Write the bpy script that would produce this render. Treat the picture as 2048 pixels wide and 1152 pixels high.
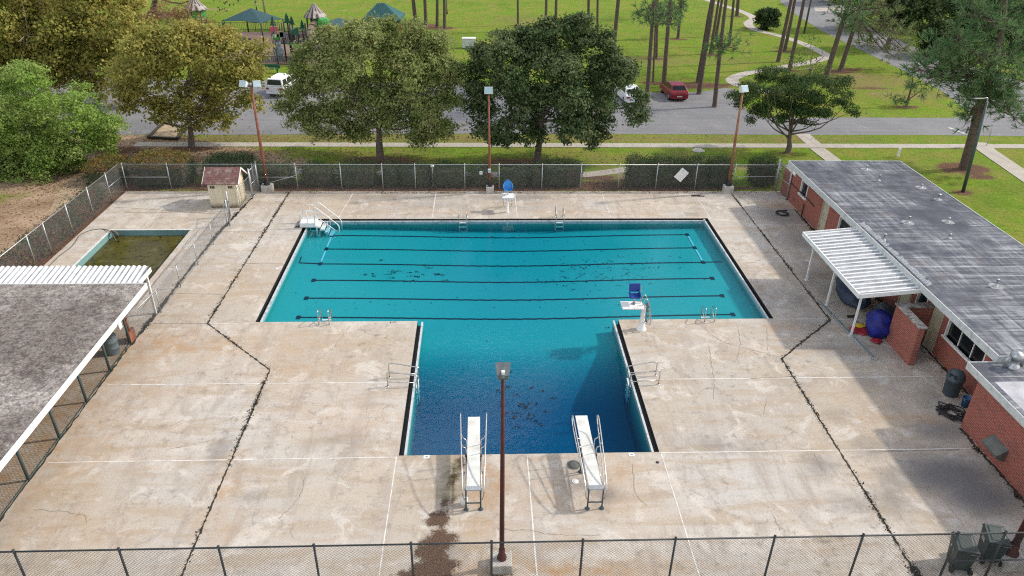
import bpy, bmesh, math, random
import numpy as np
from mathutils import Vector, Matrix
rad = math.radians
SC = bpy.context.scene
for o in list(bpy.data.objects): bpy.data.objects.remove(o)

# ------------------------------------------------------------------ camera
H = 18.786; FPX = 1486.78; PITCH = .5083; YAW = .0454; ROLL = .0168
def _basis():
    s, c = math.sin, math.cos
    F = Vector((s(YAW)*c(PITCH), c(YAW)*c(PITCH), -s(PITCH)))
    R0 = Vector((c(YAW), -s(YAW), 0)); U0 = R0.cross(F)
    R = c(ROLL)*R0 + s(ROLL)*U0; U = -s(ROLL)*R0 + c(ROLL)*U0
    return F, R, U
FW, RT, UP = _basis()
cam = bpy.data.cameras.new("camera"); cam.sensor_width = 36; cam.lens = FPX/2048*36
cam.clip_start = .1; cam.clip_end = 4000
co = bpy.data.objects.new("camera", cam); SC.collection.objects.link(co)
m = Matrix((RT, UP, -FW)).transposed().to_4x4(); m.translation = Vector((0, 0, H)); co.matrix_world = m
SC.camera = co

# survey helpers: a sight line of the photograph met with a level plane z, or a plane at distance y or offset x
def _ray(px, py): return FW + RT*((px-1024)/FPX) - UP*((py-576)/FPX)
def at(px, py, z=0.0):
    d = _ray(px, py); t = (z-H)/d.z; return Vector((d.x*t, d.y*t, z))
def aty(px, py, y):
    d = _ray(px, py); t = y/d.y; return Vector((d.x*t, y, H+d.z*t))
def atx(px, py, x):
    d = _ray(px, py); t = x/d.x; return Vector((x, d.y*t, H+d.z*t))
def mpp(y, z=3.0):           # metres per photo pixel at that distance
    return (Vector((0, y, z-H)).dot(FW))/FPX

# ------------------------------------------------------------------ sky, sun, exposure
SUN_EL, SUN_AZ = rad(38), rad(12)       # azimuth from +X towards +Y
w = bpy.data.worlds.new("World"); SC.world = w; w.use_nodes = True
wt = w.node_tree; wn = wt.nodes; wl = wt.links
bg = wn["Background"]
CLOUD = (0.0, 0.0, 0.0)
sky = wn.new("ShaderNodeTexSky"); sky.sky_type = 'NISHITA'; sky.sun_disc = False
sky.sun_elevation = SUN_EL; sky.sun_rotation = rad(90)-SUN_AZ
sky.air_density = 1.0; sky.dust_density = 1.5; sky.ozone_density = 1.0
tc = wn.new("ShaderNodeTexCoord"); mp = wn.new("ShaderNodeMapping"); mp.inputs['Scale'].default_value = (1, 1, 2.2); mp.inputs['Location'].default_value = CLOUD
cn = wn.new("ShaderNodeTexNoise"); cn.inputs['Scale'].default_value = 2.0; cn.inputs['Detail'].default_value = 6; cn.inputs['Roughness'].default_value = .55
cr = wn.new("ShaderNodeValToRGB"); cr.color_ramp.elements[0].position = .50; cr.color_ramp.elements[1].position = .62
mx = wn.new("ShaderNodeMixRGB"); mx.inputs[2].default_value = (19, 18.6, 18, 1)
wl.new(tc.outputs['Generated'], mp.inputs[0]); wl.new(mp.outputs[0], cn.inputs['Vector']); wl.new(cn.outputs['Fac'], cr.inputs[0])
wl.new(cr.outputs[0], mx.inputs[0]); wl.new(sky.outputs[0], mx.inputs[1]); wl.new(mx.outputs[0], bg.inputs['Color'])
bg.inputs['Strength'].default_value = .15
sl = bpy.data.lights.new("sun", 'SUN'); sl.energy = 3.2; sl.angle = rad(2.2); sl.color = (1, .93, .82)
so = bpy.data.objects.new("sun", sl); SC.collection.objects.link(so)
sd = Vector((math.cos(SUN_EL)*math.cos(SUN_AZ), math.cos(SUN_EL)*math.sin(SUN_AZ), math.sin(SUN_EL)))
so.rotation_euler = (-sd).to_track_quat('-Z', 'Y').to_euler(); so.location = sd*200
SC.view_settings.view_transform = 'Standard'; SC.view_settings.look = 'None'; SC.view_settings.gamma = 1
SC.view_settings.exposure = .12
SC.cycles.max_bounces = 8; SC.cycles.transparent_max_bounces = 16; SC.cycles.diffuse_bounces = 3
SC.cycles.sample_clamp_indirect = 6; SC.cycles.volume_bounces = 0; SC.cycles.use_denoising = False; SC.cycles.filter_width = 1.15

rng = np.random.default_rng(7); random.seed(7)

# ------------------------------------------------------------------ objects, names, labels
def tag(o, label=None, cat=None, group=None, kind=None):
    if label: o['label'] = label
    if cat: o['category'] = cat
    if group: o['group'] = group
    if kind: o['kind'] = kind
    return o
def empty(name, loc=(0, 0, 0), label=None, cat=None, group=None, rz=0):
    o = bpy.data.objects.new(name, None); SC.collection.objects.link(o)
    o.location = loc; o.rotation_euler = (0, 0, rz); o.empty_display_size = .3
    return tag(o, label, cat, group)
def link(name, me, mat=None, parent=None, local=False):
    o = bpy.data.objects.new(name, me); SC.collection.objects.link(o)
    if mat: me.materials.append(mat)
    if parent is not None:
        o.parent = parent
        if not local:      # geometry was written in world coordinates
            wm = Matrix.Translation(parent.location) @ parent.rotation_euler.to_matrix().to_4x4()
            p = parent.parent
            while p is not None:
                wm = (Matrix.Translation(p.location) @ p.rotation_euler.to_matrix().to_4x4()) @ wm; p = p.parent
            me.transform(wm.inverted())
    return o
def copy_tree(o, parent=None):
    c = o.copy(); SC.collection.objects.link(c); c.parent = parent
    for ch in [k for k in bpy.data.objects if k.parent == o]: copy_tree(ch, c)
    return c

class MB:
    def __init__(s): s.v = []; s.f = []; s.sm = []
    def add(s, vs, fs, smooth=False):
        b = len(s.v); s.v += [tuple(v) for v in vs]
        s.f += [tuple(i+b for i in f) for f in fs]; s.sm += [smooth]*len(fs); return s
    def box(s, a, b):
        x0, y0, z0 = a; x1, y1, z1 = b
        return s.add([(x0,y0,z0),(x1,y0,z0),(x1,y1,z0),(x0,y1,z0),(x0,y0,z1),(x1,y0,z1),(x1,y1,z1),(x0,y1,z1)],
                     [(3,2,1,0),(4,5,6,7),(0,1,5,4),(1,2,6,5),(2,3,7,6),(3,0,4,7)])
    def obox(s, c, dx, dy, dz, rz=0, ry=0, rx=0):
        M = Matrix.Rotation(rz,4,'Z') @ Matrix.Rotation(ry,4,'Y') @ Matrix.Rotation(rx,4,'X'); c = Vector(c)
        vs = [c + M @ Vector((sx*dx/2, sy*dy/2, sz*dz/2)) for sz in (-1,1) for sx, sy in ((-1,-1),(1,-1),(1,1),(-1,1))]
        return s.add(vs, [(3,2,1,0),(4,5,6,7),(0,1,5,4),(1,2,6,5),(2,3,7,6),(3,0,4,7)])
    def quad(s, a, b, c, d): return s.add([a,b,c,d], [(0,1,2,3)])
    def prism(s, poly, z0, z1):
        n = len(poly); vs = [(x,y,z0) for x,y in poly] + [(x,y,z1) for x,y in poly]
        return s.add(vs, [tuple(range(n))[::-1], tuple(range(n,2*n))] + [(i,(i+1)%n,n+(i+1)%n,n+i) for i in range(n)])
    def tube(s, pts, r, n=8, caps=True):
        pts = [Vector(p) for p in pts]; rs = r if isinstance(r, (list, tuple)) else [r]*len(pts)
        vs = []; ref = None
        for i, p in enumerate(pts):
            t = (pts[min(i+1,len(pts)-1)] - pts[max(i-1,0)]).normalized()
            if ref is None: ref = t.orthogonal().normalized()
            u = (ref - t*ref.dot(t)); u = u.normalized() if u.length > 1e-6 else t.orthogonal().normalized(); ref = u; v = t.cross(u)
            for k in range(n):
                a = 2*math.pi*k/n; vs.append(p + (u*math.cos(a)+v*math.sin(a))*rs[i])
        fs = [(i*n+k, i*n+(k+1)%n, (i+1)*n+(k+1)%n, (i+1)*n+k) for i in range(len(pts)-1) for k in range(n)]
        s.add(vs, fs, n > 4)
        if caps:
            b = len(s.v)-len(vs); L = (len(pts)-1)*n
            s.f += [tuple(b+k for k in range(n))[::-1], tuple(b+L+k for k in range(n))]; s.sm += [False]*2
        return s
    def lathe(s, c, prof, n=20):
        c = Vector(c); vs = [c+Vector((r*math.cos(2*math.pi*k/n), r*math.sin(2*math.pi*k/n), z)) for r, z in prof for k in range(n)]
        fs = [(i*n+k, i*n+(k+1)%n, (i+1)*n+(k+1)%n, (i+1)*n+k) for i in range(len(prof)-1) for k in range(n)]
        return s.add(vs, fs, True)
    def build(s, name, mat=None, parent=None, bevel=0, local=False):
        me = bpy.data.meshes.new(name); me.from_pydata(s.v, [], s.f)
        me.polygons.foreach_set('use_smooth', s.sm); me.update()
        o = link(name, me, mat, parent, local)
        if bevel:
            md = o.modifiers.new('bevel', 'BEVEL'); md.width = bevel; md.segments = 2; md.limit_method = 'ANGLE'
        return o
def bez(pts, k=6):       # Catmull-Rom through points
    P = [Vector(p) for p in pts]; out = []
    for i in range(len(P)-1):
        p0 = P[max(i-1,0)]; p1 = P[i]; p2 = P[i+1]; p3 = P[min(i+2,len(P)-1)]
        for j in range(k):
            t = j/k; out.append(.5*((2*p1)+(p2-p0)*t+(2*p0-5*p1+4*p2-p3)*t*t+(3*p1-p0-3*p2+p3)*t**3))
    return out+[P[-1]]
def ribbon(pts, w, z, jit=0):    # flat strip along a line, on plane z
    mb = MB(); P = [Vector((p[0],p[1],0)) for p in pts]; vs = []
    for i, p in enumerate(P):
        t = (P[min(i+1,len(P)-1)]-P[max(i-1,0)]).normalized(); n = Vector((-t.y,t.x,0))
        ww = w[i] if isinstance(w,(list,tuple)) else w
        a = ww/2*(1+jit*random.uniform(-.8,1)); b = ww/2*(1+jit*random.uniform(-.8,1))
        vs += [(p.x+n.x*a,p.y+n.y*a,z),(p.x-n.x*b,p.y-n.y*b,z)]
    mb.add(vs, [(2*i,2*i+1,2*i+3,2*i+2) for i in range(len(P)-1)]); return mb

# ------------------------------------------------------------------ materials
class NT:
    def __init__(s, name):
        s.m = bpy.data.materials.new(name); s.m.use_nodes = True; s.t = s.m.node_tree; s.n = s.t.nodes; s.l = s.t.links
        s.b = s.n['Principled BSDF']; s.out = s.n['Material Output']; s._co = None
    def new(s, t, **kw):
        n = s.n.new(t)
        for k, v in kw.items():
            if k in n.inputs: s.set(n.inputs[k], v)
            else: setattr(n, k, v)
        return n
    def set(s, i, v):
        if hasattr(v, 'is_linked') or isinstance(v, bpy.types.NodeSocket): s.l.new(v, i)
        else:
            if isinstance(v, (tuple, list)) and len(v) == 3 and i.type == 'RGBA': v = (*v, 1)
            i.default_value = v
    def co(s, scale=(1,1,1), rot=(0,0,0)):
        if s._co is None: s._co = s.new('ShaderNodeTexCoord')
        if scale == (1,1,1) and rot == (0,0,0): return s._co.outputs['Object']
        mpn = s.new('ShaderNodeMapping'); mpn.inputs['Scale'].default_value = scale; mpn.inputs['Rotation'].default_value = rot
        s.l.new(s._co.outputs['Object'], mpn.inputs[0]); return mpn.outputs[0]
    def noise(s, sc, det=4, rough=.55, vec=None, dist=0):
        n = s.new('ShaderNodeTexNoise'); n.inputs['Scale'].default_value = sc; n.inputs['Detail'].default_value = det
        n.inputs['Roughness'].default_value = rough; n.inputs['Distortion'].default_value = dist
        s.l.new(vec if vec is not None else s.co(), n.inputs['Vector']); return n.outputs['Fac']
    def ramp(s, f, a, b, ca=(0,0,0), cb=(1,1,1)):
        r = s.new('ShaderNodeValToRGB'); e = r.color_ramp.elements
        e[0].position = a; e[1].position = b; e[0].color = (*ca,1); e[1].color = (*cb,1); s.set(r.inputs[0], f); return r.outputs[0]
    def mix(s, f, a, b, mode='MIX'):
        n = s.new('ShaderNodeMixRGB'); n.blend_type = mode; s.set(n.inputs[0], f); s.set(n.inputs[1], a); s.set(n.inputs[2], b); return n.outputs[0]
    def math(s, op, a, b=0.0):
        n = s.new('ShaderNodeMath'); n.operation = op; s.set(n.inputs[0], a); s.set(n.inputs[1], b); return n.outputs[0]
    def attr(s, name):
        n = s.new('ShaderNodeAttribute'); n.attribute_name = name; return n.outputs['Fac']
    def bump(s, h, dist=.02, st=.5):
        n = s.new('ShaderNodeBump'); n.inputs['Distance'].default_value = dist; n.inputs['Strength'].default_value = st
        s.set(n.inputs['Height'], h); s.l.new(n.outputs[0], s.b.inputs['Normal']); return n.outputs[0]
    def base(s, c, rough=.8, metal=0): s.set(s.b.inputs['Base Color'], c); s.set(s.b.inputs['Roughness'], rough); s.set(s.b.inputs['Metallic'], metal); return s
def plain(name, c, rough=.6, metal=0, var=.25, sc=6, bump=0):
    t = NT(name); f = t.noise(sc, 5)
    d = tuple(x*(1-var) for x in c); l = tuple(min(1,x*(1+var*.6)) for x in c)
    t.base(t.ramp(f, .3, .7, d, l), rough, metal)
    if bump: t.bump(t.noise(sc*4), bump)
    return t.m
def weathered(name, c, dirt, amt=.5, sc=4, rough=.6, metal=0):
    t = NT(name); f = t.ramp(t.noise(sc, 8, .65), amt-.1, amt+.15); g = t.noise(sc*9, 3)
    t.base(t.mix(f, t.ramp(g, .3, .7, tuple(x*.85 for x in c), c), dirt), rough, metal); return t.m
MT = {}
MT['white_metal'] = weathered('white_painted_metal', (.78,.78,.76), (.45,.43,.40), .66, 3, .45)
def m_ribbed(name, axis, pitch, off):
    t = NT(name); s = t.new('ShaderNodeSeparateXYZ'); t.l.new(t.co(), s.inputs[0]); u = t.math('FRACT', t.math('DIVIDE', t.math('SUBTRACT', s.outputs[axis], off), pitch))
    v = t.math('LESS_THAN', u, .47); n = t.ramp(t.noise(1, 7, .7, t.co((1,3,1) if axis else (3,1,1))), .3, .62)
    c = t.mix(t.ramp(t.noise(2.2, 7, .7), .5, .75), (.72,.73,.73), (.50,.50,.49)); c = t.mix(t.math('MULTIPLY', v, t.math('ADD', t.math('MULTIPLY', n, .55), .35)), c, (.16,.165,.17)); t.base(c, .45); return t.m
MT['white'] = weathered('white_paint', (.80,.79,.76), (.5,.47,.42), .62, 5, .5)
MT['trim'] = weathered('pale_trim_paint', (.58,.61,.60), (.32,.32,.31), .6, 3, .55)
MT['galv'] = plain('galvanised_steel', (.42,.43,.44), .42, .7, .25, 9)
MT['wire'] = plain('dull_fence_wire', (.20,.21,.21), .6, .3, .2, 5)
MT['darkwire'] = plain('dark_fence_wire', (.045,.048,.05), .6, .2, .2, 5)
MT['darkpost'] = plain('dark_painted_steel', (.035,.04,.045), .5, .2, .3, 5)
MT['steel'] = plain('stainless_tube', (.55,.54,.52), .28, .9, .2, 12)
MT['greenpost'] = weathered('green_painted_post', (.045,.085,.085), (.10,.08,.06), .6, 6, .5)
MT['rust'] = weathered('rusty_orange_paint', (.30,.095,.05), (.14,.055,.035), .5, 3, .7)
MT['rustdark'] = weathered('dark_red_oxide_paint', (.085,.014,.011), (.035,.011,.010), .5, 2, .75)
MT['rusttan'] = weathered('rust_over_tan_paint', (.30,.17,.10), (.20,.06,.025), .48, 2.2, .7)
MT['conc_block'] = weathered('footing_concrete', (.52,.49,.44), (.25,.22,.18), .58, 4, .9)
MT['cream'] = weathered('cream_door_paint', (.50,.46,.33), (.28,.23,.16), .62, 4, .6)
MT['glassdark'] = plain('dark_window_glass', (.012,.016,.018), .12, 0, .3, 2)
MT['bark'] = plain('grey_brown_bark', (.13,.10,.08), .9, 0, .5, 14, .04)
MT['pinebark'] = plain('pine_bark', (.115,.083,.064), .9, 0, .55, 9, .05)
MT['pale_twig'] = plain('pale_bare_twigs', (.33,.28,.23), .9, 0, .3, 10)
MT['blue'] = plain('royal_blue_plastic', (.012,.045,.27), .45, 0, .25, 6)
MT['skyblue'] = plain('faded_sky_blue_fibreglass', (.03,.22,.55), .4, 0, .2, 5)
MT['tarp'] = plain('deep_blue_tarp', (.006,.012,.20), .55, 0, .5, 3, .10)
MT['darktarp'] = plain('weathered_navy_tarp', (.02,.035,.07), .6, 0, .6, 5, .04)
MT['black'] = plain('black_rubber', (.012,.012,.013), .55, 0, .3, 8)
MT['greyplastic'] = plain('slate_grey_plastic', (.045,.065,.08), .5, 0, .25, 7)
MT['binGreen'] = plain('dark_green_bin_plastic', (.014,.033,.030), .48, 0, .3, 6)
MT['teal'] = plain('teal_canopy_fabric', (.003,.050,.056), .7, 0, .15, 1)
MT['tealroof'] = plain('teal_roof_metal', (.012,.085,.082), .5, 0, .2, 3)
MT['playgreen'] = plain('bright_green_plastic', (.03,.30,.05), .45, 0, .2, 2)
MT['signgreen'] = plain('dark_green_cutout', (.012,.11,.055), .6, 0, .2, 2)
MT['tan'] = plain('tan_plastic', (.42,.31,.20), .5, 0, .15, 3)
MT['playgrey'] = plain('grey_rock_plastic', (.16,.19,.22), .8, 0, .6, 2)
MT['brown'] = plain('dark_brown_steel', (.035,.024,.018), .5, 0, .2, 3)
MT['pink'] = plain('pink_plastic', (.65,.10,.17), .5, 0, .1, 3)
MT['thatch'] = None
MT['red'] = plain('red_vinyl', (.30,.02,.03), .5, 0, .2, 3)
MT['yellow'] = plain('yellow_vinyl', (.55,.40,.03), .5, 0, .2, 3)
MT['aqua'] = plain('aqua_pole_paint', (.05,.22,.28), .4, 0, .2, 3)
MT['mulch'] = plain('pine_straw', (.16,.085,.055), 1, 0, .5, 14)
MT['soilweed'] = plain('dark_joint_weeds', (.040,.034,.022), 1, 0, .5, 9)
MT['seal'] = plain('pale_joint_sealant', (.66,.63,.58), .8, 0, .3, 3)
MT['crack'] = plain('dark_hairline_crack', (.27,.225,.18), 1, 0, .3, 5)
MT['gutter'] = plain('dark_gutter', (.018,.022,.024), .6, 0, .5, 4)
MT['lip'] = weathered('pale_gutter_lip', (.55,.57,.57), (.15,.18,.18), .6, 5, .6)
MT['lane'] = plain('navy_lane_paint', (.010,.022,.035), .7, 0, .2, 3)
MT['debris'] = plain('sunken_leaves', (.02,.022,.018), 1, 0, .4, 9)
MT['seallight'] = plain('white_floor_line', (.80,.85,.85), .7, 0, .1, 3)
MT['asphalt_line'] = plain('worn_road_paint', (.45,.45,.44), .9, 0, .3, 3)

def m_deck():
    t = NT('weathered_pool_concrete')
    big = t.noise(.16, 5, .6); med = t.noise(.75, 9, .68, None, .6); fine = t.noise(12, 6, .75); grain = t.noise(48, 3, .7)
    st = t.noise(1.0, 9, .68, t.co((.30,1.5,1)), .4); stx = t.noise(1.0, 9, .68, t.co((1.4,.32,1), (0,0,.3)), .5); mou = t.noise(2.3, 10, .78)
    c = t.mix(t.ramp(big, .38, .62), t.mix(t.attr('slab'), (.455,.385,.30), (.525,.455,.375)), t.mix(t.attr('slab'), (.455,.42,.375), (.51,.485,.445)))
    c = t.mix(t.math('MULTIPLY', t.ramp(st, .48, .61), .72), c, (.415,.33,.235))
    c = t.mix(t.math('MULTIPLY', t.ramp(stx, .50, .64), .72), c, (.37,.315,.265))
    c = t.mix(t.math('MULTIPLY', t.ramp(med, .54, .62), .7), c, (.62,.575,.515))
    c = t.mix(t.math('MULTIPLY', t.math('MULTIPLY', t.ramp(mou, .52, .64), t.ramp(t.noise(.28, 4), .38, .58)), .85), c, (.25,.21,.175))
    c = t.mix(t.math('MULTIPLY', t.ramp(fine, .53, .70), .45), c, (.30,.25,.20))
    c = t.mix(t.ramp(grain, .28, .66), t.mix(1, c, (.74,.72,.70), 'MULTIPLY'), t.mix(1, c, (1.08,1.08,1.08), 'MULTIPLY'))
    # grime (grey mould), warm (ochre) and litter come from surveyed patches
    g = t.math('MULTIPLY', t.attr('grime'), t.ramp(t.math('ADD', t.noise(1.1, 10, .75), t.attr('grime')), .62, 1.1))
    c = t.mix(g, c, (.15,.14,.135))
    wv = t.math('MULTIPLY', t.attr('warm'), t.ramp(t.noise(1.3, 9, .7), .38, .62))
    c = t.mix(wv, c, (.40,.23,.10))
    lt = t.ramp(t.math('ADD', t.math('MULTIPLY', t.attr('litter'), .62), t.math('ADD', t.math('MULTIPLY', t.noise(3.2, 10, .75), .6), t.math('MULTIPLY', t.noise(16, 6, .8), .42))), .79, .90)
    c = t.mix(lt, c, t.mix(t.ramp(t.noise(22, 4), .4, .6), (.035,.022,.014), (.15,.085,.05)))
    ms = t.math('MULTIPLY', t.attr('moss'), t.ramp(t.noise(4, 8, .7), .3, .55))
    c = t.mix(ms, c, (.09,.08,.02))
    cv = t.new('ShaderNodeTexVoronoi', feature='DISTANCE_TO_EDGE'); cv.inputs['Scale'].default_value = .34
    wob = t.new('ShaderNodeVectorMath', operation='ADD'); wn_ = t.new('ShaderNodeTexNoise'); wn_.inputs['Scale'].default_value = 1.4; wn_.inputs['Detail'].default_value = 6
    t.l.new(t.co(), wn_.inputs['Vector']); t.l.new(t.co(), wob.inputs[0]); t.l.new(wn_.outputs['Color'], wob.inputs[1]); t.l.new(wob.outputs[0], cv.inputs['Vector'])
    ck = t.math('MULTIPLY', t.ramp(cv.outputs['Distance'], .001, .007, (1,1,1), (0,0,0)), t.ramp(t.noise(.35, 3), .52, .6))
    c = t.mix(t.math('MULTIPLY', ck, .6), c, (.25,.21,.17))
    t.base(c, .9); t.bump(t.math('ADD', fine, t.math('MULTIPLY', grain, .5)), .01, .35); return t.m
MT['deck'] = m_deck()
def m_ground():
    t = NT('park_grass_and_soil')
    big = t.noise(.05, 4); med = t.noise(.35, 7, .65); fine = t.noise(5, 5, .7); gr = t.noise(28, 3, .7, t.co((1,.45,1)))
    c = t.mix(t.ramp(big, .35, .65), (.225,.32,.032), (.18,.295,.026))
    c = t.mix(t.ramp(med, .42, .62), c, (.30,.295,.06)); c = t.mix(t.math('MULTIPLY', t.ramp(t.noise(.12, 6, .7), .5, .65), .6), c, (.145,.23,.025))
    c = t.mix(t.math('MULTIPLY', t.ramp(fine, .45, .75), .7), c, (.085,.15,.014))
    c = t.mix(t.ramp(t.noise(.9, 8, .75, t.co((1,2.2,1))), .5, .68), c, t.mix(1, c, (.70,.78,.62), 'MULTIPLY')); c = t.mix(t.math('MULTIPLY', t.ramp(t.noise(1.6, 9, .78), .60, .70), .6), c, (.27,.23,.09))
    c = t.mix(t.ramp(gr, .35, .65), t.mix(1, c, (.55,.6,.52), 'MULTIPLY'), c)
    dry = t.ramp(t.math('ADD', t.math('MULTIPLY', t.attr('dry'), .7), t.noise(.5, 8, .7)), .62, 1.0)
    c = t.mix(t.math('MULTIPLY', dry, .8), c, t.mix(fine, (.17,.15,.05), (.26,.19,.09)))
    so_ = t.mix(t.ramp(med, .4, .62), (.43,.31,.21), (.27,.18,.11)); so_ = t.mix(t.ramp(t.noise(9, 6, .75), .5, .66), so_, (.12,.075,.045))
    di = t.ramp(t.math('ADD', t.attr('dirt'), t.math('MULTIPLY', t.noise(.8, 9, .72), .9)), .80, .98)
    c = t.mix(di, c, so_)
    ls = t.mix(t.ramp(t.noise(12, 6, .8), .4, .62), (.075,.042,.028), (.22,.125,.08))
    si = t.ramp(t.math('ADD', t.attr('straw'), t.math('MULTIPLY', t.noise(1.5, 8, .72), .7)), .80, 1.0)
    c = t.mix(si, c, ls)
    t.base(c, 1); t.b.inputs['Specular IOR Level'].default_value = .1
    t.bump(t.math('ADD', gr, t.math('MULTIPLY', fine, 2)), .06, .6); return t.m
MT['ground'] = m_ground()
def m_asphalt():
    t = NT('old_grey_asphalt'); a = t.noise(.25, 7, .65); b = t.noise(20, 3, .7); d = t.noise(1, 6, .6, t.co((.08,1.6,1)))
    c = t.mix(t.ramp(a, .35, .65), (.185,.185,.195), (.24,.235,.24)); c = t.mix(t.math('MULTIPLY', t.ramp(d, .5, .7), .6), c, (.145,.145,.155))
    c = t.mix(t.ramp(t.noise(1.1, 8, .7), .58, .72), c, (.30,.27,.235)); c = t.mix(t.ramp(b, .3, .7), t.mix(1, c, (.8,.8,.8), 'MULTIPLY'), c)
    t.base(c, .95); t.bump(b, .01, .4); return t.m
MT['asphalt'] = m_asphalt()
def m_walk():
    t = NT('sidewalk_concrete'); a = t.noise(.7, 7, .65); b = t.noise(16, 4, .7)
    c = t.mix(t.ramp(a, .35, .65), (.50,.45,.39), (.40,.36,.31)); c = t.mix(t.ramp(b, .4, .75), c, (.30,.27,.23))
    cx = t.new('ShaderNodeSeparateXYZ'); t.l.new(t.co(), cx.inputs[0])
    j = t.math('MULTIPLY', t.math('LESS_THAN', t.math('FRACT', t.math('DIVIDE', cx.outputs[0], 1.5)), .03), .6)
    t.base(t.mix(j, c, (.2,.17,.14)), .95); return t.m
MT['walk'] = m_walk()
def m_brick():
    t = NT('red_brick'); s = t.new('ShaderNodeSeparateXYZ'); t.l.new(t.co(), s.inputs[0])
    c = t.new('ShaderNodeCombineXYZ'); t.l.new(t.math('ADD', s.outputs[0], s.outputs[1]), c.inputs[0]); t.l.new(s.outputs[2], c.inputs[1])
    b = t.new('ShaderNodeTexBrick'); t.l.new(c.outputs[0], b.inputs['Vector']); b.inputs['Scale'].default_value = 1
    b.inputs['Brick Width'].default_value = .23; b.inputs['Row Height'].default_value = .085; b.inputs['Mortar Size'].default_value = .012
    b.inputs['Color1'].default_value = (.36,.070,.042,1); b.inputs['Color2'].default_value = (.235,.045,.032,1); b.inputs['Mortar'].default_value = (.30,.20,.16,1); b.inputs['Bias'].default_value = -.1
    d = t.ramp(t.noise(1.1, 8, .7), .52, .7); t.base(t.mix(t.math('MULTIPLY', d, .65), b.outputs['Color'], (.075,.045,.04)), .9)
    t.bump(b.outputs['Fac'], -.008, .6); return t.m
MT['brick'] = m_brick()
def m_roof():
    t = NT('streaked_roll_roofing'); s = t.new('ShaderNodeSeparateXYZ'); t.l.new(t.co(), s.inputs[0])
    a = t.noise(1, 8, .70, t.co((.32,3.6,1))); b = t.noise(1, 8, .72, t.co((4.2,.30,1), (0,0,.3))); p = t.noise(.30, 6, .62)
    wh = t.math('MULTIPLY', t.ramp(t.math('ADD', t.math('MULTIPLY', a, .52), t.math('MULTIPLY', b, .52)), .47, .63), t.ramp(p, .40, .62))
    c = t.mix(t.ramp(t.noise(1.2, 6), .35, .65), (.036,.042,.062), (.084,.090,.114)); c = t.mix(t.math('MULTIPLY', wh, .82), c, (.46,.47,.49))
    row = t.math('DIVIDE', s.outputs[1], .93); sm = t.math('LESS_THAN', t.math('FRACT', row), .05)
    c = t.mix(t.math('MULTIPLY', sm, t.ramp(t.noise(.8, 5), .35, .6)), c, t.mix(t.ramp(t.noise(.3, 2), .45, .55), (.045,.045,.06), (.45,.45,.46)))
    rk = t.new('ShaderNodeTexWhiteNoise', noise_dimensions='1D'); t.l.new(t.math('FLOOR', row), rk.inputs['W'])
    c = t.mix(t.math('MULTIPLY', rk.outputs['Value'], .38), c, (.05,.05,.065))
    c = t.mix(t.math('MULTIPLY', t.ramp(t.noise(.5, 6), .6, .72), .5), c, (.13,.10,.085))
    t.base(c, .8); t.bump(t.math('ADD', t.noise(30, 3), t.math('MULTIPLY', sm, 2)), .008, .4); return t.m
MT['roof'] = m_roof()
def m_gravel():
    t = NT('grey_gravel_roof'); v = t.new('ShaderNodeTexVoronoi'); v.inputs['Scale'].default_value = 11; t.l.new(t.co(), v.inputs['Vector'])
    p = t.ramp(t.noise(.26, 7, .65, t.co((1,1,1),(0,0,.5)), .5), .38, .60); q = t.noise(5, 6, .75)
    c = t.mix(p, (.50,.465,.42), (.235,.205,.178)); c = t.mix(t.ramp(q, .44, .60), c, t.mix(1, c, (.46,.42,.42), 'MULTIPLY'))
    c = t.mix(t.ramp(v.outputs['Distance'], .1, .6), t.mix(1, c, (1.15,1.12,1.1), 'MULTIPLY'), t.mix(1, c, (.66,.65,.66), 'MULTIPLY'))
    sp = t.math('MULTIPLY', t.ramp(t.noise(4, 8, .8), .60, .66), t.ramp(t.noise(.55, 3), .5, .62)); c = t.mix(sp, c, (.03,.028,.028))
    t.base(c, .95); t.bump(v.outputs['Distance'], .03, .6); return t.m
MT['gravel'] = m_gravel()
def m_shingle():
    t = NT('red_brown_shingles'); s = t.new('ShaderNodeTexBrick'); t.l.new(t.co(), s.inputs['Vector']); s.inputs['Scale'].default_value = 1
    s.inputs['Brick Width'].default_value = .3; s.inputs['Row Height'].default_value = .14; s.inputs['Mortar Size'].default_value = .008
    s.inputs['Color1'].default_value = (.20,.10,.085,1); s.inputs['Color2'].default_value = (.14,.065,.06,1); s.inputs['Mortar'].default_value = (.06,.035,.03,1)
    t.base(t.mix(t.math('MULTIPLY', t.ramp(t.noise(2.5, 6), .52, .7), .6), s.outputs['Color'], (.33,.30,.26)), .95); return t.m
MT['shingle'] = m_shingle()
def m_shedwall():
    t = NT('stained_cream_siding'); s = t.new('ShaderNodeSeparateXYZ'); t.l.new(t.co(), s.inputs[0])
    low = t.ramp(t.math('ADD', s.outputs[2], t.math('MULTIPLY', t.noise(5, 6, .7), .55)), .28, .62, (1,1,1), (0,0,0))
    gv = t.math('LESS_THAN', t.math('FRACT', t.math('MULTIPLY', t.math('ADD', s.outputs[0], s.outputs[1]), 4)), .06)
    c = t.mix(t.ramp(t.noise(1, 6, .7, t.co((4,4,.5))), .45, .7), (.66,.59,.43), (.54,.46,.31))
    c = t.mix(t.math('MULTIPLY', gv, .5), c, (.25,.2,.14)); t.base(t.mix(low, c, (.12,.085,.04)), .85); return t.m
MT['shedwall'] = m_shedwall()
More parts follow.
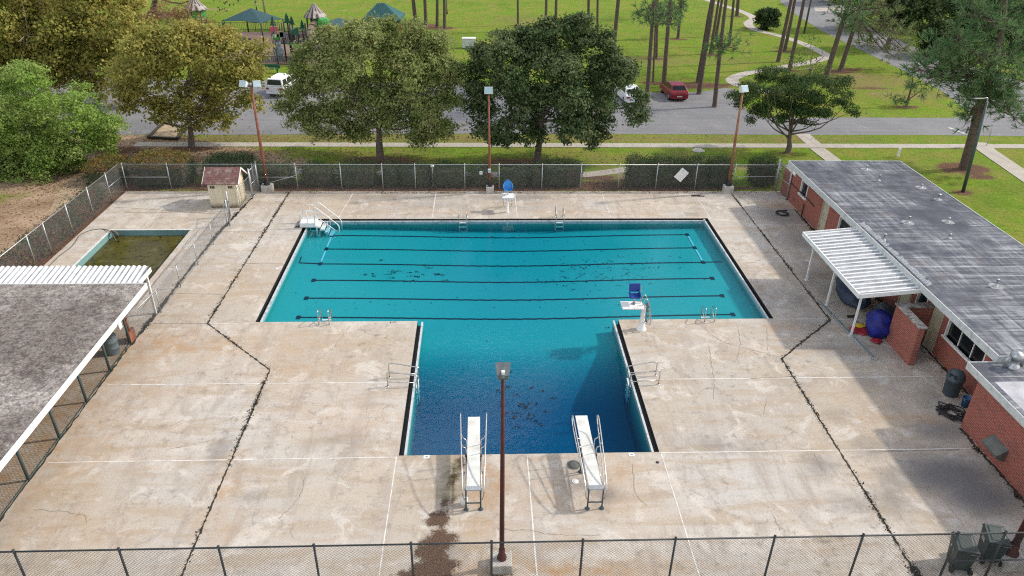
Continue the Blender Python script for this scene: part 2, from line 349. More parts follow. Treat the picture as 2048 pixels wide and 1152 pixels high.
def m_thatch():
    t = NT('grey_striped_thatch_roof'); g = t.new('ShaderNodeTexCoord'); s = t.new('ShaderNodeSeparateXYZ'); t.l.new(g.outputs['Object'], s.inputs[0])
    an = t.math('ARCTAN2', s.outputs[1], s.outputs[0]); st = t.math('FRACT', t.math('MULTIPLY', an, 1.91))
    c = t.mix(t.ramp(st, .35, .6), (.34,.30,.27), (.07,.05,.045)); c = t.mix(t.math('MULTIPLY', t.ramp(t.noise(1.6, 4), .55, .62), .8), c, (.42,.39,.36)); t.base(c, .8); return t.m
MT['thatch'] = m_thatch()
def m_pool(name, c, stain):
    t = NT(name); n = t.noise(.35, 6, .6); t.base(t.mix(t.math('MULTIPLY', t.ramp(n, .5, .72), .5), c, stain), .8); t.b.inputs['Specular IOR Level'].default_value = .05; return t.m
MT['plaster'] = m_pool('pale_turquoise_pool_plaster', (.11,.50,.405), (.07,.42,.36))
MT['kidwall'] = m_pool('turquoise_pool_wall', (.17,.30,.30), (.08,.13,.10))
def m_water(name, dens, tint, bump_s, murk=None):
    t = NT(name); t.n.remove(t.b)
    rip = t.math('ADD', t.math('MULTIPLY', t.noise(2.2, 3, .6, t.co((1,1.4,1), (0,0,.5))), 1.0), t.math('MULTIPLY', t.noise(9, 3, .6, t.co((1,1.3,1), (0,0,-.3))), .45))
    patch = t.ramp(t.noise(.16, 3, .5), .35, .62, (.25,.25,.25), (1,1,1))
    bp = t.new('ShaderNodeBump'); bp.inputs['Strength'].default_value = bump_s; bp.inputs['Distance'].default_value = .05; t.set(bp.inputs['Height'], t.math('MULTIPLY', rip, patch))
    lw = t.new('ShaderNodeLayerWeight'); lw.inputs['Blend'].default_value = .5; t.l.new(bp.outputs[0], lw.inputs['Normal']); fr = t.math('ADD', t.math('MULTIPLY', t.math('POWER', lw.outputs['Facing'], 5.0), .98), .02)
    gl = t.new('ShaderNodeBsdfGlossy'); gl.inputs['Roughness'].default_value = .04; t.l.new(bp.outputs[0], gl.inputs['Normal'])
    if murk:
        un = t.new('ShaderNodeBsdfDiffuse'); un.inputs['Color'].default_value = (0,0,0,1)
        f1 = t.ramp(t.noise(.55, 5, .6), .35, .65); c = t.mix(f1, murk[0], murk[1]); c = t.mix(t.math('MULTIPLY', t.ramp(t.noise(1.1, 7, .7), .55, .66), .5), c, (.12,.135,.07))
        c = t.mix(t.ramp(t.noise(3.5, 8, .75), .565, .60), c, (.012,.013,.006)); t.set(un.inputs['Color'], c); under = un.outputs[0]
    else:
        tr = t.new('ShaderNodeBsdfTransparent'); tr.inputs['Color'].default_value = (*tint,1); under = tr.outputs[0]
    ms = t.new('ShaderNodeMixShader'); t.l.new(fr, ms.inputs[0]); t.l.new(under, ms.inputs[1]); t.l.new(gl.outputs[0], ms.inputs[2]); t.l.new(ms.outputs[0], t.out.inputs['Surface'])
    if dens:
        va = t.new('ShaderNodeVolumeAbsorption'); va.inputs['Color'].default_value = dens[0]+(1,) if len(dens[0]) == 3 else dens[0]; va.inputs['Density'].default_value = dens[1]
        t.l.new(va.outputs[0], t.out.inputs['Volume'])
    return t.m
MT['water'] = m_water('clear_pool_water', ((.26,.775,.895), 1.55), (1,1,1), .2)
MT['murk'] = m_water('murky_olive_water', None, (1,1,1), .12, ((.058,.052,.011), (.095,.078,.018)))
def m_leaf(name, c1, c2, c3, tr=.3, sc=.45):
    t = NT(name); g = t.new('ShaderNodeNewGeometry'); r = g.outputs['Random Per Island']
    c = t.mix(t.ramp(r, .0, 1.0), c1, c2); c = t.mix(t.ramp(t.math('ADD', t.noise(sc, 4, .6), t.math('MULTIPLY', r, .25)), .52, .75), c, c3)
    t.base(c, .7); t.b.inputs['Specular IOR Level'].default_value = .15
    tl = t.new('ShaderNodeBsdfTranslucent'); t.set(tl.inputs['Color'], c); ms = t.new('ShaderNodeMixShader'); ms.inputs[0].default_value = tr
    t.l.new(t.b.outputs[0], ms.inputs[1]); t.l.new(tl.outputs[0], ms.inputs[2]); t.l.new(ms.outputs[0], t.out.inputs['Surface']); return t.m
LF = {'green': m_leaf('bright_camphor_leaves', (.17,.29,.048), (.27,.40,.08), (.35,.43,.13), .4),
      'autumn': m_leaf('turning_yellow_leaves', (.20,.225,.05), (.37,.345,.085), (.42,.36,.10), .4, .3),
      'pinkish': m_leaf('pinkish_dry_leaves', (.26,.13,.07), (.34,.20,.12), (.22,.16,.05), .3),
      'olive': m_leaf('olive_green_oak_leaves', (.14,.20,.050), (.25,.29,.095), (.36,.37,.15), .36),
      'dark': m_leaf('dark_glossy_oak_leaves', (.042,.085,.028), (.095,.145,.050), (.16,.19,.085), .26),
      'cedar': m_leaf('dark_cedar_foliage', (.026,.065,.016), (.055,.105,.026), (.09,.13,.04), .22),
      'pine': m_leaf('pine_needles', (.05,.13,.052), (.11,.215,.085), (.19,.27,.12), .34),
      'pinelight': m_leaf('pale_pine_needles', (.11,.17,.06), (.19,.24,.10), (.27,.29,.14), .32),
      'hedge': m_leaf('dark_hedge_leaves', (.03,.068,.028), (.058,.10,.042), (.10,.12,.05), .2),
      'hedgetop': m_leaf('yellowish_hedge_leaves', (.07,.10,.025), (.13,.14,.035), (.28,.16,.05), .25, 1.2),
      'vine': m_leaf('fence_vine_leaves', (.05,.10,.04), (.10,.15,.06), (.22,.10,.06), .25, 1.0),
      'wood': m_leaf('woodland_leaves', (.018,.045,.016), (.045,.080,.026), (.08,.11,.035), .2),
      'weed': m_leaf('weed_leaves', (.05,.06,.02), (.075,.10,.028), (.10,.07,.03), .2)}

# ------------------------------------------------------------------ leaf meshes
def leaf_mesh(name, P, D, size, aspect, mat, parent, jitter=.9, squash=1.0):
    n = len(P); Z = D + rng.normal(0, jitter, (n,3)); Z /= np.linalg.norm(Z, axis=1, keepdims=True)+1e-9
    A = rng.normal(0, 1, (n,3)); U = np.cross(Z, A); U /= np.linalg.norm(U, axis=1, keepdims=True)+1e-9; V = np.cross(Z, U)
    s = size*rng.uniform(.6, 1.35, (n,1)); a = U*s*.5; b = V*s*.5*aspect
    co_ = np.stack([P-a, P-b*.9+a*.1, P+a, P+b], 1).reshape(-1,3)
    me = bpy.data.meshes.new(name); me.vertices.add(4*n); me.vertices.foreach_set('co', co_.ravel().astype(np.float32))
    me.loops.add(4*n); me.loops.foreach_set('vertex_index', np.arange(4*n, dtype=np.int32))
    me.polygons.add(n); me.polygons.foreach_set('loop_start', np.arange(0, 4*n, 4, dtype=np.int32)); me.polygons.foreach_set('loop_total', np.full(n, 4, np.int32))
    me.update(calc_edges=True); return link(name, me, mat, parent)
def lumps(blobs, k=9, f=.44):
    out = []
    for c, r in blobs:
        for _ in range(k):
            d = np.array([random.gauss(0,1), random.gauss(0,1), random.gauss(.25,.9)]); d /= np.linalg.norm(d)+1e-9; s_ = f*random.uniform(.65,1.3); q = random.uniform(.45,.95)
            out.append((tuple(np.array(c)+d*np.array(r)*q), (r[0]*s_, r[1]*s_, r[2]*s_*.75)))
    return out
def crown_points(blobs, n, spread, cluster=26, inner=.25):
    B = np.array([[*c, *r] for c, r in blobs]); w_ = B[:,3]*B[:,5]; w_ = w_/w_.sum()
    k = max(1, n//cluster); idx = rng.choice(len(B), k, p=w_)
    d = rng.normal(0, 1, (k,3)); d[:,2] += .45; d /= np.linalg.norm(d, axis=1, keepdims=True)
    rr = np.where(rng.random(k) < inner, rng.uniform(.3, .8, k), rng.uniform(.82, 1.08, k))[:,None]
    C = B[idx,:3] + d*B[idx,3:]*rr
    P = np.repeat(C, cluster, 0) + rng.normal(0, 1, (k*cluster,3))*spread*np.array([1,1,.6]); D = np.repeat(d, cluster, 0); D[:,2] += .5
    return P, D
def pxblobs(L, Y, depth=.8):
    out = []
    for b in L:
        px, py, r = b[:3]; ry = b[3] if len(b) > 3 else r
        yy = Y + random.uniform(-1,1)*r*mpp(Y)*depth; c = aty(px, py, yy); k = mpp(yy, c.z)
        out.append((tuple(c), (r*k, r*k*1.15, ry*k)))
    return out
def tree(name, label, cat, base, blobs, mat, bark, n, leaf, spread, tr=.3, group=None, aspect=.6, limbs=12, twigs=0, jitter=.9, fork=.35, inner=.12, cluster=20, lump_k=9, lump_f=.42):
    base = Vector(base); t = empty(name, base, label, cat, group)
    cen = Vector((0,0,0)); W_ = 0
    for c, r in blobs: cen += Vector(c)*r[0]; W_ += r[0]
    cen /= W_; top = Vector((base.x*.4+cen.x*.6, base.y*.4+cen.y*.6, cen.z)); fk = base.lerp(top, fork)
    mb = MB(); path = bez([base-Vector((0,0,.2)), base.lerp(fk,.5)+Vector((random.uniform(-.1,.1),0,0)), fk, fk.lerp(top,.5), top], 3)
    mb.tube(path, [max(.05, tr*(1.35 if i == 0 else 1)*(1-.8*i/(len(path)-1))) for i in range(len(path))], 9)
    for c, r in sorted(blobs, key=lambda q: -q[1][0])[:limbs]:
        c = Vector(c); s_ = fk.lerp(top, random.uniform(0, .6)); md = s_.lerp(c, .5)+Vector((random.uniform(-.3,.3), random.uniform(-.3,.3), -.12*(c-s_).length))
        P_ = bez([s_, md, c], 3); mb.tube(P_, [tr*.30*(1-.85*i/(len(P_)-1)) for i in range(len(P_))], 6, False)
        for _ in range(twigs):
            d = Vector((random.gauss(0,1), random.gauss(0,1), random.gauss(.5,.8))).normalized(); e = c + Vector((d.x*r[0], d.y*r[1], d.z*r[2]))*random.uniform(.8,1.12)
            mb.tube([c.lerp(md, random.uniform(0,.6)), c.lerp(e,.5)+Vector((0,0,random.uniform(-.2,.2))), e], [tr*.10, tr*.075, tr*.035], 4, False)
    mb.build('trunk', bark, t)
    P, D = crown_points(lumps(blobs, lump_k, lump_f) if lump_k else blobs, n, spread, cluster, inner); leaf_mesh('crown', P, D, leaf, aspect, mat, t, jitter); return t
def tuft_mesh(name, C, D, mat, parent, length=.34, k=16, wid=.034, cone=.75):
    n = len(C); P = np.repeat(C, k, 0); d = np.repeat(D, k, 0) + rng.normal(0, cone, (n*k,3)); d /= np.linalg.norm(d, axis=1, keepdims=True)
    L = length*rng.uniform(.7, 1.2, (n*k,1)); A = rng.normal(0, 1, (n*k,3)); U = np.cross(d, A); U /= np.linalg.norm(U, axis=1, keepdims=True); U *= wid/2
    co_ = np.stack([P-U*.6, P+U*.6, P+d*L+U*.5, P+d*L-U*.5], 1).reshape(-1,3); N = n*k
    me = bpy.data.meshes.new(name); me.vertices.add(4*N); me.vertices.foreach_set('co', co_.ravel().astype(np.float32))
    me.loops.add(4*N); me.loops.foreach_set('vertex_index', np.arange(4*N, dtype=np.int32)); me.polygons.add(N)
    me.polygons.foreach_set('loop_start', np.arange(0, 4*N, 4, dtype=np.int32)); me.polygons.foreach_set('loop_total', np.full(N, 4, np.int32))
    me.update(calc_edges=True); return link(name, me, mat, parent)

# ================================================================== SETTING
def grid_mesh(name, xs, ys, z, keep, mat, attrs=None, zf=None):
    xs = np.array(sorted(set(np.round(xs, 4)))); ys = np.array(sorted(set(np.round(ys, 4)))); nx, ny = len(xs), len(ys)
    X, Y = np.meshgrid(xs, ys); Zv = np.full_like(X, z) if zf is None else zf(X, Y)
    cx = (xs[:-1]+xs[1:])/2; cy = (ys[:-1]+ys[1:])/2; CX, CY = np.meshgrid(cx, cy); K = keep(CX, CY)
    j, i = np.nonzero(K); q = np.stack([j*nx+i, j*nx+i+1, (j+1)*nx+i+1, (j+1)*nx+i], 1).astype(np.int32); n = len(q)
    me = bpy.data.meshes.new(name); me.vertices.add(nx*ny); me.vertices.foreach_set('co', np.stack([X,Y,Zv],2).ravel().astype(np.float32))
    me.loops.add(4*n); me.loops.foreach_set('vertex_index', q.ravel()); me.polygons.add(n)
    me.polygons.foreach_set('loop_start', np.arange(0,4*n,4,dtype=np.int32)); me.polygons.foreach_set('loop_total', np.full(n,4,np.int32)); me.update(calc_edges=True)
    for k, fn in (attrs or {}).items():
        a = me.attributes.new(k, 'FLOAT', 'POINT'); a.data.foreach_set('value', np.clip(fn(X, Y), 0, 1).ravel().astype(np.float32))
    return link(name, me, mat)
def blobs_fn(L):      # soft surveyed patches: (x, y, rx, ry, strength)
    def fn(X, Y):
        o = np.zeros_like(X)
        for x, y, rx, ry, s_ in L: o = np.maximum(o, s_*np.exp(-(((X-x)/rx)**2+((Y-y)/ry)**2)))
        return o
    return fn
def pxb(L): return [(at(a,b).x, at(a,b).y, rx, ry, s_) for a, b, rx, ry, s_ in L]

# pool outline (deck edge) and wading pool
X0, X1, YF, YN = -10.80, 14.20, 42.57, 30.49
SX0, SX1, SY = -3.12, 6.57, 21.05
KX0, KX1, KY0, KY1 = -21.92, -17.35, 31.6, 40.95
in_pool = lambda X, Y: ((X > X0) & (X < X1) & (Y > YN) & (Y < YF)) | ((X > SX0) & (X < SX1) & (Y > SY) & (Y < YN+.01))
in_kid = lambda X, Y: (X > KX0) & (X < KX1) & (Y > KY0) & (Y < KY1)

gx = np.concatenate([[-1500,-500,-200,-110,-80], np.arange(-66,92,.7), [110,150,260,600,1500], [-22.4,14.6]])
gy = np.concatenate([[-600,-150,-40,0], np.arange(10,135,.7), [150,190,260,420,800,2200], [20.6,43.0]])
straw = pxb([(1036,51,2.2,1.2,.8),(1091,60,2.2,1.5,.9),(1176,80,2.2,1.5,.9),(1226,115,2.6,1.6,.9),(1300,207,2.6,1.5,1.1),(1306,165,2,1,.9),(1313,117,2,1,.9),
  (1356,78,1.9,1,.9),(1395,170,4.5,1.6,1.1),(1398,188,1.6,.8,.9),(1420,109,2.4,1.2,.8),(1429,215,2.9,1.2,1.15),(1432,72,2,1,.8),(1474,32,2,1.4,.8),(1569,102,2.4,1,.9),
  (1579,140,2.2,.8,.9),(1680,143,2.2,1,1),(1700,138,3,1.3,.8),(1740,175,4,1.2,.7),(1815,213,1.6,.8,1.0),(1925,335,2.4,1.5,1.1),(1960,352,2,1,.8),(1926,384,1.2,.8,.9),
  (1072,325,4.5,1.3,1.0),(1000,318,3,1,.7),(760,320,4,1.3,1.0),(1180,322,3,1,.5),(1575,306,1.6,.9,.7),(840,50,3.5,2,1.0),(880,55,3,2,.9),(305,30,6,4,.9),
  (382,296,3.5,1.2,.8),(560,122,5,2.5,.9),(640,110,8,4,.8),(1510,56,2.5,1.5,.9),(700,335,3,.8,.7),(540,372,8,1.0,1.2),(760,374,6,1.0,1.2),(980,374,8,1.0,1.1),(1180,372,6,1.0,1.0),
  (1330,376,5,.8,1),(1200,355,2,.8,.9),(1000,350,6,.7,.6),(240,300,5,2,.7),(250,330,3,1.2,.8),(300,372,3,.6,1.1),(1480,374,3,.7,.8),(60,530,.7,2.6,1.25),(100,508,.7,2.6,1.25),(146,470,.7,2.6,1.25),(187,434,.7,2.6,1.25),(225,403,.7,2.6,1.25),(250,380,.7,2,1.25)])
dirt = pxb([(60,430,4,4,1),(30,470,4,3.5,.9),(130,400,3,3,1),(190,350,5,3,1),(230,320,6,2.4,1),(330,300,6,2,1.0),(420,305,5,1.6,1.0),(480,310,4,1.6,.9),(560,318,4,1.4,.55),(0,500,4,3,.7),
  (300,285,5,2,.9),(200,290,8,3,1),(100,330,8,6,1),(560,330,3,.9,.9),(730,330,3,.8,.45),(430,318,3,1,.9),(1290,355,3.4,1.6,.75),(1190,350,2,1,.5),(1720,150,2,1,.55),(1760,185,3,1,.45),
  (690,20,1.6,.9,.5),(700,35,1.4,.8,.5),(980,10,2,1.2,.5),(1010,38,3,1,.45),(1150,35,3,1.2,.4),(430,18,5,2,.5),(820,305,3,.7,.4),(1250,345,2,1,.5),(1480,335,4,.7,.55),(1450,305,1,.4,.5)])
dry = pxb([(1300,120,9,3,.6),(1060,40,10,6,.45),(1450,120,8,3,.4),(1720,160,7,4,.8),(1820,190,7,3,.6),(900,275,40,1.3,.75),(1500,278,16,1.1,.6),(500,278,12,1.3,.85),(1250,315,10,1.5,.5),(1390,300,6,1,.4),(700,60,14,6,.3),(1900,330,6,3,.4),(1660,225,8,2.5,.4),(700,305,10,1,.4),(60,420,12,12,.8)])
hole = lambda X, Y: ~((X > -22.4) & (X < 14.6) & (Y > 20.6) & (Y < 43.0))
tag(grid_mesh('ground', gx, gy, -.06, hole, MT['ground'], {'straw': blobs_fn(straw), 'dirt': blobs_fn(dirt), 'dry': blobs_fn(dry)}), 'park lawn with bare soil and pine straw patches', kind='structure')

# pool deck
DX0, DX1, DY0, DY1 = -27.5, 21.5, 10.0, 47.15
dxs = np.concatenate([np.arange(DX0, DX1+.01, .3), [X0,X1,SX0,SX1,KX0,KX1,-23.62]]); dys = np.concatenate([np.arange(DY0, DY1, .3), [DY1,YF,YN,SY,KY0,KY1]])
grime = pxb([(1565,430,2.0,2.2,.75),(1600,480,2.0,3,0.58),(1640,560,1.9,3.2,0.54),(1620,650,2.0,2,0.45),(1690,700,2.2,1.6,0.52),(1740,760,2.2,1.2,0.45),(1800,690,1.4,1.6,0.54),(1860,800,1.6,1.2,0.43),
  (1880,860,1.6,.9,.75),(1830,900,2.4,.8,0.45),(1900,950,2.0,1.1,1.2),(1960,990,1.6,1.1,1.15),(1800,960,1.2,.9,.6),(1750,900,1.4,1,.5),(1680,830,1.4,1,.4),(1440,890,2.2,.8,.45),(1590,600,1.2,1.6,.5),(1660,700,1,.8,.6),(1850,935,1.3,.8,.9),(1640,930,1.2,1.0,.55),(1700,1010,1.2,.8,.5),(1530,600,1.8,2.5,.45),(1500,390,3,1,.45),
  (1020,395,5,.8,.55),(800,395,6,.8,.55),(870,410,3,.8,.4),(640,390,4,.7,.45),(560,383,2,.6,.6),(1290,392,4,.7,.35),(690,880,2,1.2,.42),(440,900,.6,1.2,.6),(1050,415,4,1,.35),(1210,985,.8,.6,.6),(1150,930,.6,.6,.5),
  (880,1100,1.0,1.2,.5),(1150,970,.7,.7,.6),(330,395,2,.8,.3),(500,990,1.2,.5,.45),(1540,520,1.2,1.2,.4),(1610,760,1.5,.8,.4),(1780,1000,1.2,1.2,.5)])
warm = pxb([(330,690,3,1.4,.75),(300,720,2,1,.6),(420,690,2.6,1,.5),(280,780,2,1,.45),(600,740,2.5,1,.35),(1560,655,.9,.4,.8),(1555,410,.9,.5,.9),(930,880,1.4,1.2,.5),(985,960,.8,1.4,.8),(960,1020,.5,1.6,.75),
  (1090,1000,2,1.2,.4),(1240,945,1.2,1.2,.5),(600,560,1.5,1.5,.3),(470,560,1.5,2,.3),(1150,1145,2.5,.4,.9),(980,1145,2,.4,.8),(700,830,3,1.2,.35),(150,900,4,1.2,.45),(100,1050,3,1,.4),(430,1060,.8,.8,.6),
  (180,930,1,2.5,.5),(440,1000,.5,2.5,.6),(1800,832,1.6,.12,.9),(1870,840,1.2,.14,.7),(860,425,3,.5,.4),(1230,425,3,.5,.35),(560,700,3,1.2,.4),(1500,680,2,1,.2),(40,900,3,4,.8),(130,800,2,3,.8),(230,720,1,1.6,.7)])
litter = pxb([(895,1005,.42,.5,.75),(875,1040,.55,.5,.95),(885,1075,.7,.5,.9),(860,1100,.7,.5,.95),(870,1135,.95,.6,1.0),(845,1150,1.2,.4,.9),(905,960,.3,.6,.8),(920,925,.28,.6,.85),(930,990,.35,.3,.6)])
moss = pxb([(905,945,.35,.7,1),(900,985,.5,.3,.8),(1005,1148,.5,.2,.8)])
dk = lambda X, Y: ~in_pool(X,Y) & ~in_kid(X,Y) & ~((X < -23.6) & (Y > 31))
def slab_tone(X, Y):
    i = np.digitize(X, [-20.2,-16,-9.2,-3.15,1.62,6.6,13.4,17]); j = np.digitize(Y, [20.97,25.6,30.4,36.6,42.6]); return np.abs(np.sin(i*12.9898+j*78.233+1.3)*43758.5453) % 1.0
tag(grid_mesh('pool_deck', dxs, dys, 0, dk, MT['deck'], {'grime': blobs_fn(grime), 'warm': blobs_fn(warm), 'litter': blobs_fn(litter), 'moss': blobs_fn(moss), 'slab': slab_tone}), 'weathered tan concrete pool deck', kind='structure')

# pool basin: walls, gutter, sloping floor
WL = -.075; LIP = .26
def floor_z(X, Y):
    shallow = -.56 - .20*np.exp(-((X-1.7)/6.5)**2) ; t = np.clip((29.6-Y)/4.2, 0, 1); t = t*t*(3-2*t)
    return np.where(Y > 29.6, shallow, shallow*(1-t) + -2.05*t)
bas = empty('pool_basin', (1.7, 36, 0)); tag(bas, 'large T shaped swimming pool basin', kind='structure')
fx = np.concatenate([np.arange(X0, X1, .5), [X0,X1,SX0,SX1]]); fy = np.concatenate([np.arange(SY, YF, .5), [SY,YN,YF]])
fl = grid_mesh('floor', fx, fy, 0, in_pool, MT['plaster'], zf=floor_z); fl.parent = bas; fl.data.transform(Matrix.Translation((-1.7,-36,0)))
outline = [(X0,YF),(X1,YF),(X1,YN),(SX1,YN),(SX1,SY),(SX0,SY),(SX0,YN),(X0,YN)]
def wall_run(a, b, gut):
    a = Vector((*a,0)); b = Vector((*b,0)); d = (b-a).normalized(); n = Vector((d.y,-d.x,0))   # outline runs clockwise: n points into the water
    return a, b, d, n
wallm, gutm, lipm = MB(), MB(), MB()
for i in range(8):
    a, b, d, n = wall_run(outline[i], outline[(i+1) % 8], True)
    gut = i in (0, 1, 3, 5, 7)
    off = LIP if gut else .02
    n2 = n*off; zf = -3.0
    # walls below the lip
    wallm.quad((*(a+n2).xy, -.10), (*(b+n2).xy, -.10), (*(b+n2).xy, zf), (*(a+n2).xy, zf))
    if gut:
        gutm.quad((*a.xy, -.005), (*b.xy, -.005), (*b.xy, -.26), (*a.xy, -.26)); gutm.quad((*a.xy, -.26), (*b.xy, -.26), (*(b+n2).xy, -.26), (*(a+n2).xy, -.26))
        lo, hi = a+n*(LIP-.07), b+n*(LIP+.005); ea = 0
        p = [a+n*(LIP-.075), b+n*(LIP-.075), b+n*(LIP+.006), a+n*(LIP+.006)]
        if i == 0: p = [Vector((X0+.19,p[0].y,0)), Vector((X1-.19,p[1].y,0)), Vector((X1-.254,p[2].y,0)), Vector((X0+.254,p[3].y,0))]
        lipm.prism([(q.x,q.y) for q in p][::-1], -.262, -.05)
    else:
        gutm.quad((*a.xy, -.004), (*b.xy, -.004), (*b.xy, -3), (*a.xy, -3))
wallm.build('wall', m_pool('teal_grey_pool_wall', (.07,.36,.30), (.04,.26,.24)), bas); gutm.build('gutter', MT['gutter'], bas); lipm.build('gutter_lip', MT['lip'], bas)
# lane lines, end bars
LXA, LXB = -9.12, 12.68
YLINES = [41.36, 39.50, 37.60, 35.67, 33.73, 31.82]
YL = YLINES
def lane_strip(y, wdt, xa, xb, zoff=.012):
    mb = MB(); xs = np.append(np.arange(xa, xb-.05, .25), xb); vs = []
    for x in xs:
        jit = .022*math.sin(x*9.1+y)*math.exp(-((x-1.5)/7)**2)
        for s_ in (-1,1): yy = y+s_*wdt/2+jit; vs.append((x, yy, float(floor_z(np.array(x),np.array(yy)))+zoff))
    mb.add(vs, [(2*i+1,2*i,2*i+2,2*i+3) for i in range(len(xs)-1)]); return mb
for y in YL:
    lm = lane_strip(y, .12, LXA, LXB)
    for xe in (LXA, LXB):
        z = float(floor_z(np.array(xe),np.array(y)))+.018; lm.quad((xe-.11,y-.17,z),(xe+.11,y-.17,z),(xe+.11,y+.17,z),(xe-.11,y+.17,z))
    lm.build('lane_line', MT['lane'], bas)
for xe in (LXA, LXB):
    mb = MB(); z = -.545
    for a, b in ((YL[2]+.25, YL[1]-.25), (YL[1]+.25, YL[0]-.25)): mb.quad((xe-.05,a,z),(xe+.05,a,z),(xe+.05,b,z),(xe-.05,b,z))
    mb.build('end_line', MT['seallight'], bas)
rp = MB(); rp.tube([(-10.35,YL[2]+.85,-.54),(-10.3,YL[2]+.1,-.54),(LXA,YL[2],-.54)], .03, 5); rp.tube([(LXB,YL[2],-.54),(13.8,YL[2]+.02,-.54)], .025, 5); rp.build('floor_rope', MT['lane'], bas)
# water
LW = LIP-.03; WY = [(X0+LW,YF-LW),(X0+LW,YN-.03),(SX0+LW,YN-.03),(SX0+LW,SY-.03),(SX1-LW,SY-.03),(SX1-LW,YN-.03),(X1-LW,YN-.03),(X1-LW,YF-LW)]
wm = MB(); wm.prism(WY, -3.2, WL); tag(wm.build('pool_water', MT['water']), 'clear turquoise water of the large pool', kind='structure')
# wading pool
kb = MB()
for a, b in (((KX0,KY1),(KX1,KY1)),((KX1,KY1),(KX1,KY0)),((KX1,KY0),(KX0,KY0)),((KX0,KY0),(KX0,KY1))): kb.quad((*a,-.004),(*b,-.004),(*b,-.9),(*a,-.9))
kb.quad((KX0,KY0,-.88),(KX1,KY0,-.88),(KX1,KY1,-.88),(KX0,KY1,-.88))
tag(kb.build('wading_pool_basin', MT['kidwall']), 'small rectangular wading pool basin', kind='structure')
kw = MB(); kw.prism([(KX0+.01,KY0+.01),(KX1-.01,KY0+.01),(KX1-.01,KY1-.01),(KX0+.01,KY1-.01)], -.6, -.34)
tag(kw.build('wading_pool_water', MT['murk']), 'murky olive water of the wading pool', kind='structure')
cp = MB()
for a, b in (((KX0-.12,KY0),(KX0-.0,KY1+.10)), ((KX0,KY1),(KX1+.1,KY1+.10))): cp.box((a[0],a[1],.004),(b[0],b[1],.02))
tag(cp.build('wading_pool_coping', plain('pale_coping', (.60,.60,.56), .8, 0, .2, 4)), 'pale coping of the wading pool', kind='structure')

# joints across the deck
def joint(pts, w_, mat, z=.004, jit=.6, step=.18, wob=.015):
    out = []
    for a, b in zip(pts[:-1], pts[1:]):
        a, b = Vector((*a,0)), Vector((*b,0)); n = max(2, int((b-a).length/step)); nn = Vector((-(b-a).y,(b-a).x,0)).normalized()
        out += [a.lerp(b, i/n)+nn*random.uniform(-wob,wob) for i in range(n)]
    out.append(Vector((*pts[-1],0))); return ribbon(out, w_, z, jit)
jn = MB()
def merge(mb, o): b = len(mb.v); mb.v += o.v; mb.f += [tuple(i+b for i in f) for f in o.f]; mb.sm += o.sm
WEEDY = [[(-12.85,46.9),(-13.0,30.4),(-9.15,26.56),(-9.2,12.0)], [(16.95,46.9),(16.92,30.3),(13.37,27.06),(13.4,12.0)]]
DIV = [(-15.0,46.6),(-15.6,40),(-15.72,34),(-15.75,31),(-15.85,28.6),(-15.9,12)]
for L in WEEDY: merge(jn, joint(L, .052, None, .006, 1.0, .12, .012))
merge(jn, joint(DIV[:5], .13, None, .006, 1.0)); merge(jn, joint(DIV[4:], .07, None, .006, 1.0))
merge(jn, joint([(20.30,44),(20.34,24.3)], .10, None, .006, 1)); merge(jn, joint([(18.76,22.2),(18.76,12)], .10, None, .006, .9, .1, .01))
tag(jn.build('deck_joint_soil', MT['soilweed']), 'dark soil filled expansion joints of the deck', kind='structure')
sj = MB()
for a, b in [((-15.6,25.6),(-9.3,25.6)),((-9.0,25.58),(-3.2,25.58)),((6.6,25.6),(13.3,25.6)),((13.5,25.6),(20.1,25.6)),((-15.7,20.95),(-9.3,20.95)),((-9.1,20.96),(-3.15,20.97)),((6.6,21.0),(13.3,21.0)),((13.5,21.0),(18.5,21.0)),
             ((-3.2,20.95),(-3.2,12)),((1.62,20.95),(1.62,12)),((6.62,20.95),(6.62,12)),((-8.6,46.9),(-8.9,42.8)),((-3.1,46.9),(-3.1,42.8)),((2.2,46.9),(2.2,42.8)),((8.1,46.9),(8.1,42.8)),
             ((14.3,30.42),(16.8,30.42)),((14.4,36.6),(20,36.6)),((-20.2,44.5),(-20.2,41.3)),((-17.0,41.3),(-15.9,44.2)),((-13.0,30.38),(-10.8,30.4)),((17.1,30.35),(20.2,30.4)),((14.4,42.6),(14.4,46.9))]:
    merge(sj, joint([a,b], .042, None, .004, .5, .5, .004))
tag(sj.build('deck_joint_sealant', MT['seal']), 'pale sealed control joints of the deck', kind='structure')
dj = MB()
for a, b in [((-15.5,30.43),(-13.0,30.4)),((-13,36.6),(-10.9,36.6)),((-15.5,40.7),(-13,40.7)),((-15.6,33.3),(-13.1,33.2)),((-23.4,44.5),(-15.6,43.2)),((-22.3,43.6),(-17.3,43.6)),((-17.0,40.5),(-17.0,32)),((-16.5,43.9),(-16.6,32)),((13.5,25.7),(11.5,25.6)),((14.5,20.9),(18,20.95))]:
    merge(dj, joint([a,b], .035, None, .005, 1.0, .3, .02))
def crack(L, w_=.014):
    P = [at(*p) for p in L]; P = bez([(p.x+random.uniform(-.08,.08),p.y+random.uniform(-.08,.08),0) for p in P], 3); merge(dj, joint([(p.x,p.y) for p in P], w_, None, .005, 1.0, .12, .035))
